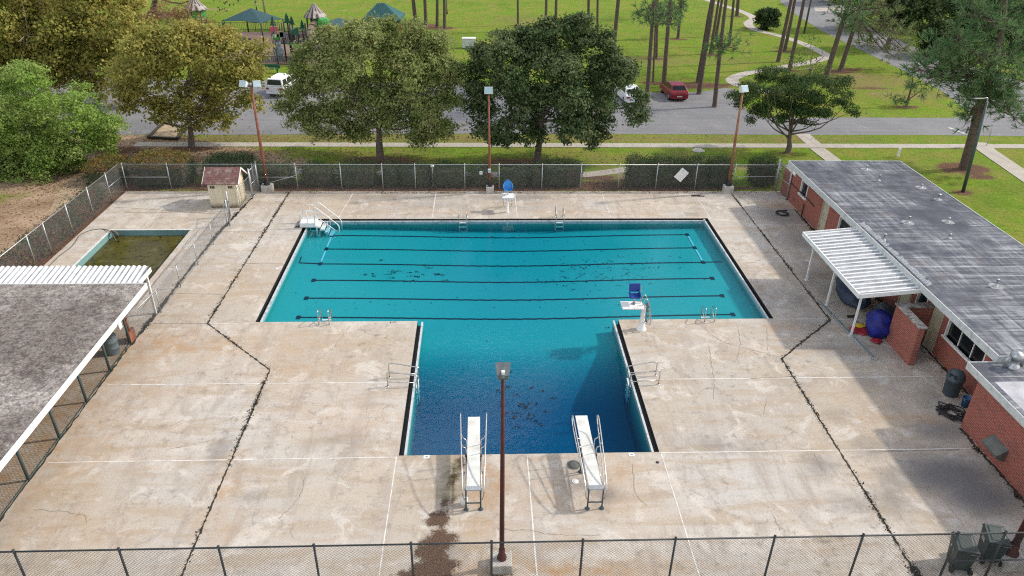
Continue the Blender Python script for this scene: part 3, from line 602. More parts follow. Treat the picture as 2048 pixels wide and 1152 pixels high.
for L in ([(1390,640),(1440,680),(1500,700),(1560,716)], [(1473,650),(1480,690),(1470,720)], [(1535,655),(1537,700)], [(1418,690),(1425,760),(1430,800)], [(1585,640),(1600,655),(1620,662)], [(990,1062),(1060,1064),(1110,1072),(1200,1072)],
          [(1630,905),(1645,945)], [(1870,975),(1900,1020),(1925,1050)], [(65,1020),(160,1025),(170,1045)], [(1262,930),(1270,985),(1290,1010)], [(1535,800),(1525,830)], [(790,520),(700,560)][:0] or [(700,650),(670,690),(640,720)], [(330,900),(420,880)], [(560,1040),(600,1000),(610,960)], [(1545,1020),(1560,1060)]):
    crack(L)
tag(dj.build('deck_cracks', MT['crack']), 'hairline cracks and thin joints in the deck', kind='structure')
# weeds growing from the joints
PW, DW = [], []
def weeds(pts, n, sp, lo=0.0, hi=1.0, clump=.75):
    P = [Vector((*p,0)) for p in pts]; seg = [(b-a).length for a, b in zip(P[:-1],P[1:])]; tot = sum(seg)
    cl = [random.uniform(lo,hi) for _ in range(max(4,int(tot*clump)))]
    for _ in range(n):
        u = (random.choice(cl)+random.gauss(0,.012))*tot if random.random() < .85 else random.uniform(lo,hi)*tot; u = min(max(u,0),tot-1e-3); k = 0
        while u > seg[k]: u -= seg[k]; k += 1
        p = P[k].lerp(P[k+1], u/seg[k]); PW.append((p.x+random.gauss(0,sp), p.y+random.gauss(0,sp), abs(random.gauss(.02,.03)))); DW.append((0,0,1))
for L in WEEDY: weeds(L, 1300, .05, 0, 1, .9)
weeds(DIV[:5], 900, .07); weeds([(20.2,44),(20.2,24.3)], 500, .07); weeds([(18.65,22),(18.65,12)], 500, .06); weeds([(13.4,15.6),(13.4,14.6)], 350, .10); weeds([(.2,15.5),(1.0,15.3)], 160, .1)
weeds([(-13,46.85),(20,46.85)], 700, .1)
leaf_mesh('joint_weeds', np.array(PW), np.array(DW), .085, .5, MT['soilweed'], None, .9); o = bpy.data.objects['joint_weeds']; tag(o, 'dark scrubby weeds along the deck joints', 'weeds', kind='stuff')
# leaves lying on the pool floor
def sunk(L, n):
    P = []
    for px, py, rx, ry, k in L:
        for _ in range(int(n*k)):
            q = at(px,py,-.65 if py < 660 else -1.9); x = q.x+random.gauss(0,rx); y = q.y+random.gauss(0,ry)
            if bool(in_pool(np.array(x),np.array(y))): P.append((x,y,float(floor_z(np.array(x),np.array(y)))+.03))
    return P
P = []
for px, py, rx, ry, k, kk in [(815,545,1.6,.45,14,9),(850,555,.7,.3,7,10),(1047,815,.75,.7,20,8),(1060,830,.5,.3,5,8),(775,548,.5,.2,4,8),(1200,545,1.8,1.2,50,3),(1290,535,2.0,.9,40,2),(1100,500,6,2.5,70,1),(700,600,2.5,.6,18,1),(1180,560,1.5,.6,20,2),(1000,600,5,.8,25,1),(1024,459,.2,.08,2,10),(930,470,1.5,.1,3,4),(950,720,2,2,8,1),(1230,700,.4,.4,2,6)]:
    for c in sunk([(px,py,rx,ry,1)], k):
        for _ in range(kk): P.append((c[0]+random.gauss(0,.09), c[1]+random.gauss(0,.05), c[2]))
P = np.array(P); D = np.tile([[0,0,1.0]], (len(P),1))
o = leaf_mesh('sunken_leaves', P, D, .085, .6, MT['debris'], None, .12); tag(o, 'dark leaves lying on the pool floor', 'leaves', kind='stuff')

MT['tanwalk'] = plain('tan_worn_walk', (.36,.27,.175), .95, 0, .35, 1.2)
# roads, pavements, paths: sheets a few millimetres above each other
def sheet(name, P, z, mat, label):
    mb = MB(); mb.add([(p[0],p[1],z) for p in P], [tuple(range(len(P)))]); return tag(mb.build(name, mat), label, kind='structure')
def pxp(L): return [at(*p, -.06).xy for p in L]
rd = [(-90,59.4),(-90,80.5)] + [tuple(p) for p in pxp([(400,160),(700,163),(1000,170),(1180,180),(1290,184),(1330,186),(1400,184),(1450,176),(1470,178),(1478,196),(1486,214),(1500,226),(1530,236),(1700,235),(1900,236),(1930,232),(1945,222)])] + [(130,61.5),(130,56.0)]
rd = rd[:-2] + [(48.0,64.2),(130,63.0),(130,58.4)] + [tuple(p) for p in pxp([(1990,272),(1850,270),(1600,270),(1000,267),(450,270)])]
sheet('road', rd, -.05, MT['asphalt'], 'grey asphalt road and parking area beyond the fence')
sr = pxp([(1955,236),(1880,180),(1800,138),(1700,90),(1640,60),(1585,25),(1545,-12),(1535,-40)]) + pxp([(1640,-40),(1660,-2),(1680,22),(1760,62),(1830,95),(1900,120),(2048,165),(2100,200),(2140,262)])
sheet('side_road', [tuple(p) for p in sr], -.046, MT['asphalt'], 'diagonal grey side road at the park edge')
mk = MB(); a, b = at(1898,254), at(1934,268); n_ = Vector((-(b-a).y,(b-a).x,0)).normalized()*.18
mk.quad((*(a+n_).xy,-.04),(*(b+n_).xy,-.04),(*(b-n_).xy,-.04),(*(a-n_).xy,-.04)); tag(mk.build('road_marking', MT['asphalt_line']), 'faded white stop line on the road', kind='structure')
sw = MB(); sw.box((-27,56.55,-.3),(49.0,57.55,-.02)); tag(sw.build('sidewalk', MT['walk']), 'straight concrete sidewalk along the road', kind='structure')
def strip(name, L, wd, z, label, mat='walk', px=True, k=6):
    P = bez([(*(at(*p,-.06).xy if px else p),0) for p in L], k); mb = ribbon(P, wd, z); return tag(mb.build(name, MT[mat]), label, kind='structure')
strip('path', [(1380,-12),(1440,9),(1480,22),(1507,36),(1496,47),(1512,60),(1560,72),(1605,87),(1642,104),(1652,113),(1632,122),(1590,130),(1535,140),(1492,147),(1466,157),(1470,167),(1500,176),(1540,186)], 1.35, -.044, 'winding pale concrete footpath through the lawn')
strip('walkway', [(1604,268),(1634,294)], 1.25, -.040, 'short concrete walkway crossing the verge', k=2)
strip('walkway', [(1634,297),(1667,322),(1700,346)], 1.25, -.028, 'concrete walkway leading to the brick building', k=2)
strip('walkway', [(1955,285),(1975,302),(2048,352),(2140,415)], 1.5, -.028, 'diagonal concrete walkway at the right edge', k=2)
strip('walkway', [(560,343),(700,344),(900,348),(1100,350),(1165,350),(1240,341),(1300,330)], 1.0, -.042, 'narrow concrete walk behind the clipped hedges')
strip('walkway', [(640,343),(560,338),(430,342),(300,340),(200,345),(150,372),(128,410),(100,450),(60,510)], 1.4, -.045, 'curving tan concrete walk outside the left fence', 'tanwalk')
sheet('driveway', [tuple(p) for p in pxp([(1675,24),(1630,22),(1628,14),(1690,10),(1750,12),(1760,24)])], -.04, MT['walk'], 'pale driveway apron beyond the side road')

# ================================================================== BUILDINGS
def wall_seg(mb, a, b, z0, z1, th): mb.box((min(a[0],b[0])-(th if a[0]==b[0] else 0), min(a[1],b[1]), z0), (max(a[0],b[0]), max(a[1],b[1])+(th if a[1]==b[1] else 0), z1))
bb = empty('brick_building', (20.4, 34, 0), 'long low red brick bathhouse with a streaked flat roof and pale fascia', 'building')
WX = 20.42; RZ = 2.92; RX0, RX1, RY0, RY1 = 19.70, 27.0, 22.85, 45.0
# openings on the pool side wall: (y0, y1, z0, z1)
def wy(px, py): return atx(px, py, WX)
OPEN = [('window', 43.0, 44.05, 1.15, 2.05), ('door', 39.75, 40.6, 0, 2.5), ('window', 36.9, 38.3, 1.15, 2.05), ('window', 32.6, 34.2, 1.15, 2.05), ('door', 30.0, 30.9, 0, 2.5), ('window', 28.75, 29.6, 1.2, 2.2), ('door', 27.4, 28.15, 0, 2.5), ('window', 24.3, 27.0, 1.25, 2.35)]
wb = MB(); y = 22.6
segs = sorted(OPEN, key=lambda q: q[1])
for k, y0, y1, z0, z1 in segs:
    wb.box((WX, y, -.1), (WX+.24, y0, 2.62)); 
    if z0 > 0: wb.box((WX, y0, -.1), (WX+.24, y1, z0))
    if z1 < 2.6: wb.box((WX, y0, z1), (WX+.24, y1, 2.62))
    y = y1
wb.box((WX, y, -.1), (WX+.24, 45.2, 2.62)); wb.box((WX, 45.2, -.1), (WX+.24, 47.0, 1.82))
wb.box((WX+.24, 45.0-.24, -.1), (26.7, 45.0, 2.62)); wb.box((26.46, 22.6, -.1), (26.7, 44.76, 2.62)); wb.box((WX+.24, 22.6, -.1), (26.46, 22.84, 2.62))
wb.build('wall', MT['brick'], bb)
cpb = MB(); cpb.box((WX-.05, 45.0, 1.823), (WX+.29, 47.05, 1.90)); cpb.build('coping', MT['conc_block'], bb)
rf = MB(); rf.box((RX0+.04, RY0+.02, RZ-.06), (RX1, RY1-.02, RZ)); rfo = rf.build('roof', MT['roof'], bb)
fa = MB(); fa.box((RX0, RY0, RZ-.30), (RX0+.037, RY1, RZ+.035)); fa.box((RX0+.037, RY1-.017, RZ-.30), (RX1, RY1+.02, RZ+.03)); fa.box((RX0+.037, RY0-.02, RZ-.30), (RX1, RY0+.018, RZ+.03)); fa.box((RX1+.002, RY0, RZ-.30), (RX1+.04, RY1, RZ+.03))
fa.build('fascia', MT['trim'], bb)
so_ = MB(); so_.box((RX0+.04, RY0+.03, RZ-.29), (RX1-.01, RY1-.03, RZ-.24)); so_.build('soffit', MT['white'], bb)
for k, y0, y1, z0, z1 in OPEN:
    if k == 'door':
        d = MB(); d.box((WX+.05, y0+.04, .01), (WX+.10, y1-.04, 2.0)); do = d.build('door', MT['cream'], bb)
        f = MB(); f.box((WX-.02, y0, 0), (WX+.14, y0+.04, z1)); f.box((WX-.02, y1-.04, 0), (WX+.14, y1, z1)); f.box((WX-.02, y0+.04, 2.0), (WX+.14, y1-.04, 2.05)); f.build('frame', MT['cream'], do)
        h = MB(); h.tube([(WX-.02,y0+.14,.98),(WX+.06,y0+.14,.98)], .025, 8); h.build('handle', MT['galv'], do)
        g = MB(); g.box((WX+.06, y0+.04, 2.05), (WX+.08, y1-.04, z1)); g.build('transom', MT['glassdark'], bb)
    else:
        g = MB(); g.box((WX+.11, y0, z0), (WX+.13, y1, z1)); wo = g.build('window', MT['glassdark'], bb)
        f = MB(); t_ = .06
        f.box((WX-.02, y0-.01, z0-.0), (WX+.10, y0+t_, z1)); f.box((WX-.02, y1-t_, z0), (WX+.10, y1+.01, z1)); f.box((WX-.02, y0+t_, z1-t_), (WX+.10, y1-t_, z1+.01))
        nm = max(1, int((y1-y0)/.85))
        for i in range(1, nm): yy = y0+(y1-y0)*i/nm; f.box((WX+.06, yy-.02, z0), (WX+.10, yy+.02, z1-t_))
        f.build('frame', MT['white'], wo)
        s_ = MB(); s_.box((WX-.10, y0-.06, z0-.10), (WX+.11, y1+.06, z0)); s_.build('sill', MT['white'], wo)
pb = MB(); pb.tube([(WX-.04,45.6,1.25),(WX-.04,42.2,1.25),(WX-.04,41.6,1.2)], .03, 6); pb.tube([(WX-.05,43.0,0),(WX-.05,43.0,.8)], .03, 6); pb.build('wall_pipe', MT['brown'], bb)
for q in [(785,205,.22,1),(885,295,.35,0),(1225,350,.2,1),(1360,445,.3,2),(1120,630,.34,1),(1440,625,.22,1),(925,770,.32,0),(1450,755,.22,0),(1820,1140,.34,1)]:
    p = at(1536+q[0]/4, 288+q[1]/4, RZ); v = MB()
    r = .045 if q[3] != 2 else .07; v.lathe((p.x,p.y,RZ-.01), [(.0,.0),(.14,.0),(.10,.05),(r,.10),(r,q[2]),(r*1.5,q[2]),(r*1.5,q[2]+.05),(0,q[2]+.06)], 14); vo = v.build('roof_vent', MT['galv'], rfo)
    if q[3]:
        rr = {1:.34,2:.24}[q[3]]; c_ = MB(); c_.prism([(p.x+rr*math.cos(a)*random.uniform(.85,1.1), p.y+rr*.9*math.sin(a)*random.uniform(.85,1.1)) for a in np.linspace(0,2*math.pi,18)[:-1]], RZ-.004, RZ+.012); c_.build('flashing', plain('pale_vent_flashing',(.30,.30,.31),.9,0,.4,5), rfo)
# bent flashing along the canopy side of the roof
cu = MB(); P_ = []
for i in range(34):
    yy = 35.1-i*.2; a = random.uniform(.0,.10); cu.add([(19.86,yy,2.97),(20.02+a*.6,yy,3.02+a),(20.02+a*.6,yy-.17,3.02+a*.6),(19.86,yy-.17,2.97)], [(0,1,2,3)])
cu.build('torn_flashing', MT['galv'], rfo)
# annex
AZ = 2.66
ab = MB(); ab.box((18.83, 10, -.1), (19.07, 22.3, 2.4)); ab.box((19.07, 22.06, -.1), (20.418, 22.3, 2.4)); ab.box((26.46, 10, -.1), (26.7, 22.598, 2.4)); ab.box((19.07, 10, -.1), (26.46, 10.24, 2.4)); ab.build('annex_wall', MT['brick'], bb)
ar = MB(); ar.box((18.63, 9.8, AZ-.06), (26.98, 22.83, AZ)); ar.build('annex_roof', MT['roof'], bb); af = MB(); af.box((18.595, 9.8, AZ-.28), (18.628, 22.87, AZ+.03)); af.box((18.628, 22.832, AZ-.28), (RX0-.002, 22.87, AZ+.03)); af.build('annex_fascia', MT['trim'], bb)
pt = MB(); q = at(2030,775,AZ); pt.prism([(q.x-.55,q.y-1.6),(q.x+2.2,q.y-1.6),(q.x+2.2,q.y+.35),(q.x-.55,q.y+.35)], AZ-.01, AZ+.008); pt.build('roof_patch', plain('pale_roof_patch',(.45,.45,.47),.9,0,.25,2), bb)
q = at(2025,735,AZ); v = MB(); v.lathe((q.x,q.y,AZ), [(.22,0),(.22,.12),(.15,.14),(.15,.42),(.24,.43),(.24,.6),(.12,.7),(0,.72)], 16); v.tube([(q.x-.34,q.y,AZ),(q.x-.34,q.y,AZ+.4),(q.x-.2,q.y,AZ+.5)], .06, 8); v.tube([(q.x+.4,q.y+.1,AZ),(q.x+.4,q.y+.1,AZ+.5)], .07, 8); v.build('roof_exhaust', MT['galv'], bb)
wv = MB(); wv.add([(18.82,19.75,1.0),(18.82,20.65,1.0),(18.45,20.65,.72),(18.45,19.75,.72),(18.82,19.75,.45),(18.82,20.65,.45),(18.45,20.65,.62),(18.45,19.75,.62)], [(0,1,2,3),(3,2,6,7),(7,6,5,4),(0,3,7,4),(1,5,6,2)]); wv.build('wall_hood', plain('dull_grey_hood',(.12,.125,.11),.6,.2,.3,4), bb)

# privacy wall
pw = empty('privacy_wall', (18.95,27.5,0), 'free standing L shaped red brick screen wall with pale coping before the cream door', 'wall')
b_ = MB(); b_.prism([(18.82,26.45),(19.08,26.45),(19.08,28.23),(20.41,28.23),(20.41,28.49),(18.82,28.49)], -.05, 1.92); b_.build('brickwork', MT['brick'], pw)
c_ = MB(); c_.prism([(18.77,26.40),(19.13,26.40),(19.13,28.18),(20.41,28.18),(20.41,28.54),(18.77,28.54)], 1.922, 2.0); c_.build('coping', weathered('stained_coping',(.42,.39,.36),(.08,.07,.06),.5,4,.9), pw)

# corrugated sheets
def corrugated(mb, x0, x1, y0, y1, z_of, along='x', pitch=.3, amp=.045, th=.012):
    n = int(((y1-y0) if along == 'x' else (x1-x0))/pitch*4); top = []
    for i in range(n+1):
        u = i/4; ph = u % 1; h = amp*(0 if ph < .26 else (1 if .26 <= ph < .76 else 0))
        w_ = (y0 if along == 'x' else x0) + i*pitch/4 + (.03 if ph in (.25,) else 0)
        for s_ in (0, 1):
            xx, yy = ((x0, x1)[s_], w_) if along == 'x' else (w_, (y0, y1)[s_]); top.append((xx, yy, z_of(xx,yy)+h))
    m0 = len(top); bot = [(a,b,c-th) for a,b,c in top]
    fs = []
    for i in range(n): a = 2*i; fs += [(a,a+2,a+3,a+1), (m0+a+1,m0+a+3,m0+a+2,m0+a)]
    for i in range(n):
        a = 2*i; fs += [(a, m0+a, m0+a+2, a+2), (a+3, m0+a+3, m0+a+1, a+1)]
    mb.add(top+bot, fs)
cn = empty('canopy', (17.35, 31.7, 0), 'white ribbed metal canopy on thin posts against the brick building', 'canopy')
zc = lambda x, y: 2.40 + (x-16.95)*.10
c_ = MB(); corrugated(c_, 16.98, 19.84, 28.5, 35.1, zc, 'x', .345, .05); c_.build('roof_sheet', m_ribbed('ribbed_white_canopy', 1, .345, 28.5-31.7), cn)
f_ = MB(); f_.box((16.92,28.45,2.27),(16.977,35.16,2.50)); f_.add([(16.98,28.44,2.28),(19.84,28.44,2.56),(19.84,28.44,2.76),(16.98,28.44,2.49),(16.98,28.495,2.28),(19.84,28.495,2.56),(19.84,28.495,2.76),(16.98,28.495,2.49)], [(0,1,2,3),(7,6,5,4),(3,2,6,7),(0,4,5,1),(1,5,6,2)])
f_.add([(16.98,35.105,2.28),(19.84,35.105,2.56),(19.84,35.105,2.76),(16.98,35.105,2.49),(16.98,35.16,2.28),(19.84,35.16,2.56),(19.84,35.16,2.76),(16.98,35.16,2.49)], [(0,1,2,3),(7,6,5,4),(3,2,6,7),(0,4,5,1),(1,5,6,2)]); f_.build('edge_beam', MT['white_metal'], cn)
for yy in (34.4, 31.75, 28.92): p_ = MB(); p_.box((17.31,yy-.04,0),(17.39,yy+.04,2.40)); p_.box((17.25,yy-.09,.0),(17.45,yy+.09,.012)); p_.build('post', MT['white_metal'], cn)

# open pavilion at the left
lb = empty('roofed_shelter', (-20, 22, 0), 'low open shelter with a grey gravel flat roof and white fascia at the left edge', 'shelter')
LX, LZ, LYF = -15.22, 2.28, 30.15
g_ = MB(); g_.box((-30,8,LZ-.12),(LX-.045,LYF-.02,LZ)); g_.build('roof', MT['gravel'], lb)
g_ = MB(); g_.box((LX-.042,8,LZ-.20),(LX,LYF,LZ+.05)); g_.box((-30,LYF-.018,LZ-.20),(LX-.044,LYF+.02,LZ+.05)); g_.build('fascia', MT['white'], lb)
PY = [28.7,26.6,24.45,22.25,20.05,17.85,15.7,13.5]
for yy in PY: p_ = MB(); p_.tube([(-15.9,yy,0),(-15.9,yy,LZ-.12)], .055, 10); p_.build('post', MT['greenpost'], lb)
def wires(mb, a, b, z0, z1, sp=.07, r=.0035):
    a = Vector((*a,0)); b = Vector((*b,0)); L = (b-a).length; d = (b-a)/L; nn = Vector((-d.y,d.x,0)); h = z1-z0; st = sp*math.sqrt(2)
    for sgn in (1,-1):
        k = -h if sgn > 0 else 0.0; end = L if sgn > 0 else L+h
        while k < end:
            u0, v0, u1, v1 = (k, 0, k+h, h) if sgn > 0 else (k, 0, k-h, h)
            # clip to 0..L
            def cl(u0,v0,u1,v1):
                du = u1-u0; t0, t1 = 0, 1
                if du > 0: t0 = max(t0,(0-u0)/du); t1 = min(t1,(L-u0)/du)
                else: t0 = max(t0,(L-u0)/du); t1 = min(t1,(0-u0)/du)
                return t0, t1
            t0, t1 = cl(u0,v0,u1,v1)
            if t1 > t0+1e-3:
                p = a+d*(u0+(u1-u0)*t0)+Vector((0,0,z0+h*t0))+nn*(r*sgn); q = a+d*(u0+(u1-u0)*t1)+Vector((0,0,z0+h*t1))+nn*(r*sgn)
                t_ = (q-p).normalized(); u_ = nn; w_ = t_.cross(nn)
                vs = [x+u_*(r*math.cos(g))+w_*(r*math.sin(g)) for x in (p,q) for g in (0,2.094,4.189)]
                mb.add(vs, [(0,1,4,3),(1,2,5,4),(2,0,3,5)])
            k += st
w_ = MB()
for a, b in zip(PY[:-1], PY[1:]): wires(w_, (-15.9,b), (-15.9,a), .04, 2.0, .075, .004)
w_.build('mesh_panel', MT['darkwire'], lb)
r_ = MB(); r_.tube([(-15.9,13.5,.05),(-15.9,28.7,.05)], .022, 6); r_.tube([(-15.9,13.5,2.0),(-15.9,28.7,2.0)], .022, 6); r_.build('rail', MT['greenpost'], lb)
iw = MB(); iw.box((-26.2,8,-.05),(-26,30,2.14)); iw.box((-26,29.4,-.05),(-19.2,29.6,2.14)); iw.build('wall', plain('shaded_tan_wall',(.36,.29,.21),.9,0,.3,2), lb)
st_ = MB(); st_.box((-16.0,28.72,0),(-15.84,29.25,.55)); st_.tube([(-15.95,28.95,0),(-15.95,28.95,LZ-.12)], .06, 8); st_.build('rusty_corner_post', MT['rust'], lb)
sg = MB(); q = atx(241,652,-15.15); sg.box((-15.17,q.y-.12,q.z-.12),(-15.14,q.y+.12,q.z+.16)); sg.build('notice_plate', MT['white'], lb)
aw = empty('corrugated_awning', (-15.75,31.35,0), 'white corrugated metal awning behind the gravel roof, over the murky wading pool', 'awning')
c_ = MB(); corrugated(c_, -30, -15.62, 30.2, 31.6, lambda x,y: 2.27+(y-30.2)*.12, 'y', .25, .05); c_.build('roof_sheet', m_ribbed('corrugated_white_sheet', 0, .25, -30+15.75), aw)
f_ = MB(); f_.box((-15.615,30.2,2.16),(-15.575,31.6,2.38)); f_.box((-30,31.3,2.22),(-15.62,31.37,2.33)); f_.build('edge_beam', MT['white_metal'], aw)
p_ = MB(); p_.box((-15.80,31.29,0),(-15.70,31.39,2.26)); p_.build('post', MT['white_metal'], aw)
p_ = MB(); p_.box((-22.80,31.29,0),(-22.70,31.39,2.26)); p_.build('post', MT['white_metal'], aw)

# pump shed
sh = empty('pump_shed', (-16.3,45.1,0), 'small cream pump shed with a red brown shingle roof inside the fence corner', 'shed')
sx0, sx1, sy0, sy1 = -17.15, -15.40, 44.35, 45.95; ey, ry_ = 1.78, 2.42; ym = (sy0+sy1)/2
b_ = MB(); b_.add([(sx0,sy0,0),(sx1,sy0,0),(sx1,sy1,0),(sx0,sy1,0),(sx0,sy0,ey),(sx1,sy0,ey),(sx1,sy1,ey),(sx0,sy1,ey),(sx0,ym,ry_-.06),(sx1,ym,ry_-.06)], [(0,1,5,4),(2,3,7,6),(1,2,6,9,5),(3,0,4,8,7)]); b_.build('wall', MT['shedwall'], sh)
r_ = MB(); e_ = .22
for sgn, yb in ((-1, sy0-.2), (1, sy1+.2)):
    zb = ey-.10; vs = [(sx0-e_,yb,zb),(sx1+e_,yb,zb),(sx1+e_,ym,ry_),(sx0-e_,ym,ry_)]; lo = [(a,b,c-.06) for a,b,c in vs]
    r_.add(vs+lo, [(0,1,2,3) if sgn < 0 else (3,2,1,0), (7,6,5,4), (0,4,5,1), (1,5,6,2), (0,3,7,4)])
r_.build('roof', MT['shingle'], sh)
for xx in (sx1+e_+.003, sx0-e_-.028):
    tr_ = MB()
    for yb in (sy0-.22, sy1+.22): tr_.add([(xx,yb,ey-.22),(xx,ym,ry_-.12),(xx,ym,ry_+.01),(xx,yb,ey-.09),(xx+.025,yb,ey-.22),(xx+.025,ym,ry_-.12),(xx+.025,ym,ry_+.01),(xx+.025,yb,ey-.09)], [(0,1,2,3),(7,6,5,4),(3,2,6,7),(0,4,5,1)])
    tr_.build('barge_board', MT['white'], sh)
for xx in (-16.85,-15.75):
    v_ = MB(); 
    for i in range(3): v_.box((xx-.14+i*.10,sy0-.015,1.30),(xx-.07+i*.10,sy0-.003,1.46))
    v_.build('louvre', MT['brown'], sh)
h_ = MB(); h_.box((-16.28,sy0-.012,.30),(-16.0,sy0-.003,.46)); h_.build('hatch', MT['black'], sh)
d_ = MB(); d_.box((sx1+.004,44.9,.05),(sx1+.04,45.6,1.72)); d_.build('door', MT['shedwall'], sh)

# ================================================================== FENCES, GATES
def fence(name, label, pts, h, posts, mat_w, mat_p, sp=.07, r=.0035, mid=None, group=None, post_r=.032, brace=()):
    t = empty(name, (*pts[0],0), label, 'fence', group)
    w_ = MB()
    for a, b in zip(pts[:-1], pts[1:]): wires(w_, a, b, .05, h-.02, sp, r)
    w_.build('mesh_panel', mat_w, t)
    r_ = MB(); r_.tube([(*p,h) for p in pts], .026, 8); r_.build('top_rail', mat_p, t)
    for p in posts: q = MB(); q.tube([(*p,-.1),(*p,h+.05)], post_r, 8); q.lathe((*p,h+.05), [(post_r*1.25,0),(post_r*1.25,.02),(0,.06)], 8); q.build('post', mat_p, t)
    for a, b in brace: q = MB(); q.tube([a,b], .022, 6); q.build('brace_rail', mat_p, t)
    return t
FY = 47.22; FH = 1.86
fpx = [257,345,512,597,685,767,832,930,998,1083,1160,1235,1310,1388,1463]
fp = [(at(p, 381).x, FY) for p in fpx] + [(20.2,FY)]
fence('chain_link_fence', 'tall grey chain link fence along the far side of the deck before the clipped hedges', [(-23.75,FY),(20.2,FY)], FH, fp, MT['wire'], MT['galv'], .06, .0032,
      brace=[((-23.75,FY,FH*.52),(fp[1][0],FY,FH*.52)),((fp[2][0],FY,FH*.52),(fp[3][0],FY,FH*.52)),((fp[3][0],FY,1.1),(fp[2][0],FY,.3)),((fp[14][0],FY,FH*.55),(20.2,FY,FH*.55))])
lpp = [(-23.75-.02*i,y) for i, y in enumerate([FY, at(225,403).y, at(187,434).y, at(146,470).y, at(100,508).y, at(45,535).y, 32.6, 29.5])]
fence('chain_link_fence', 'green tinged chain link fence running down the left side beside the wading pool', [(-23.75,FY),(-23.9,29)], FH, lpp[1:], MT['wire'], MT['galv'], .06, .0032, brace=[((-23.75,FY,FH*.52),(lpp[1][0],lpp[1][1],FH*.52))])
dpx = [(455,452),(427,489),(396,530),(362,575),(322,625)]
dpp = [(at(*p).x, at(*p).y) for p in dpx]
fence('chain_link_fence', 'low thin chain link fence between the wading pool and the main deck', [dpp[0],dpp[2],dpp[4],(-15.85,28.9)], 1.22, dpp, MT['wire'], MT['galv'], .06, .003, post_r=.026)
fence('chain_link_fence', 'short chain link fence beside the cream pump shed', [(-15.05,46.3),(-15.22,44.0)], 1.45, [(-15.05,46.3),(-15.22,44.0)], MT['wire'], MT['galv'], .06, .003, post_r=.026)
NY = 15.0; NH = 2.1
npx = [(30,1100),(240,1095),(440,1088),(630,1083),(823,1079),(983,1077),(1165,1076),(1350,1074),(1548,1071),(1725,1069),(1915,1066)]
npp = [(at(p[0],p[1],NH).x, NY) for p in npx]
fence('chain_link_fence', 'dark chain link fence along the bottom of the picture nearest the camera', [(-19,NY),(19.5,NY)], NH, npp+[(15.3,NY),(18.2,NY)], MT['darkwire'], MT['darkpost'], .075, .0036, post_r=.034,
      brace=[((npp[0][0],NY,.95),(-19,NY,.95)),((npp[10][0],NY,.95),(18.2,NY,.95))])
def gate(label, a, b, h, group=None, mat='galv', mid=True):
    t = empty('chain_link_gate', (*a,0), label, 'gate', group); f_ = MB(); A = Vector((*a,0)); B = Vector((*b,0))
    loop = [A+Vector((0,0,.08)), A+Vector((0,0,h)), B+Vector((0,0,h)), B+Vector((0,0,.08)), A+Vector((0,0,.08))]
    for i in range(4): f_.tube([loop[i],loop[i+1]], .026, 8)
    if mid: f_.tube([A+Vector((0,0,h*.52)),B+Vector((0,0,h*.52))], .02, 6)
    f_.build('gate_frame', MT[mat], t); w_ = MB(); wires(w_, a, b, .1, h, .06, .003); w_.build('mesh_panel', MT['wire'], t)
    for k, p in enumerate((A,B)):
        o_ = (p-(B-A).normalized()*.09) if k == 0 else (p+(B-A).normalized()*.09); q = MB(); q.tube([o_-Vector((0,0,.05)),o_+Vector((0,0,h+.18))], .038, 8); q.build('gate_post', MT[mat], t)
gate('narrow chain link gate between the pump shed and the far left floodlight pole', (-14.85,47.05), (-14.95,45.9), 1.9)
gate('leaning open chain link gate at the end of the low fence, near the pump shed', (at(455,452).x+.12, at(455,452).y+.1), (-15.55,42.9), 1.5)
gate('chain link gate in the far right corner beside the brick building', (20.05,47.05), (20.3,45.6), 2.15)

# signs on the fence
def sign(name, label, c, w_, h_, tilt, marks, cat='sign', mat='white', y_off=-.05, faded='grey'):
    t = empty(name, c, label, cat); c = Vector(c); M = Matrix.Rotation(tilt, 4, 'Y'); b_ = MB()
    def put(mb, x0, z0, x1, z1, y0, y1):
        vs = [c + M @ Vector((x,y,z)) for y in (y0,y1) for x, z in ((x0,z0),(x1,z0),(x1,z1),(x0,z1))]
        mb.add(vs, [(0,1,2,3),(7,6,5,4),(0,4,5,1),(1,5,6,2),(2,6,7,3),(3,7,4,0)])
    put(b_, -w_/2, -h_/2, w_/2, h_/2, -.01, .01); b_.build('board', MT[mat], t)
    if marks:
        k = MB()
        for x0, z0, x1, z1 in marks: put(k, x0*w_/2, z0*h_/2, x1*w_/2, z1*h_/2, -.014, -.0105)
        k.build('printed_panel', MT['galv'] if faded == 'grey' else MT[faded], t)
    return t
q = aty(1363,350,FY-.1); sign('notice_board', 'large blank white board hanging crookedly on the fence before the tall hedge', (q.x,FY-.08,q.z), .62, .82, rad(38), [(-.8,.72,.1,.76),(-.8,.55,.3,.58)])
q = aty(962,346,FY-.1); sign('fence_sign', 'small square white sign on the fence left of the centre floodlight pole', (q.x,FY-.07,q.z), .2, .22, 0, [(-.55,-.2,.55,.4)])
q = aty(1268,368,FY-.1)

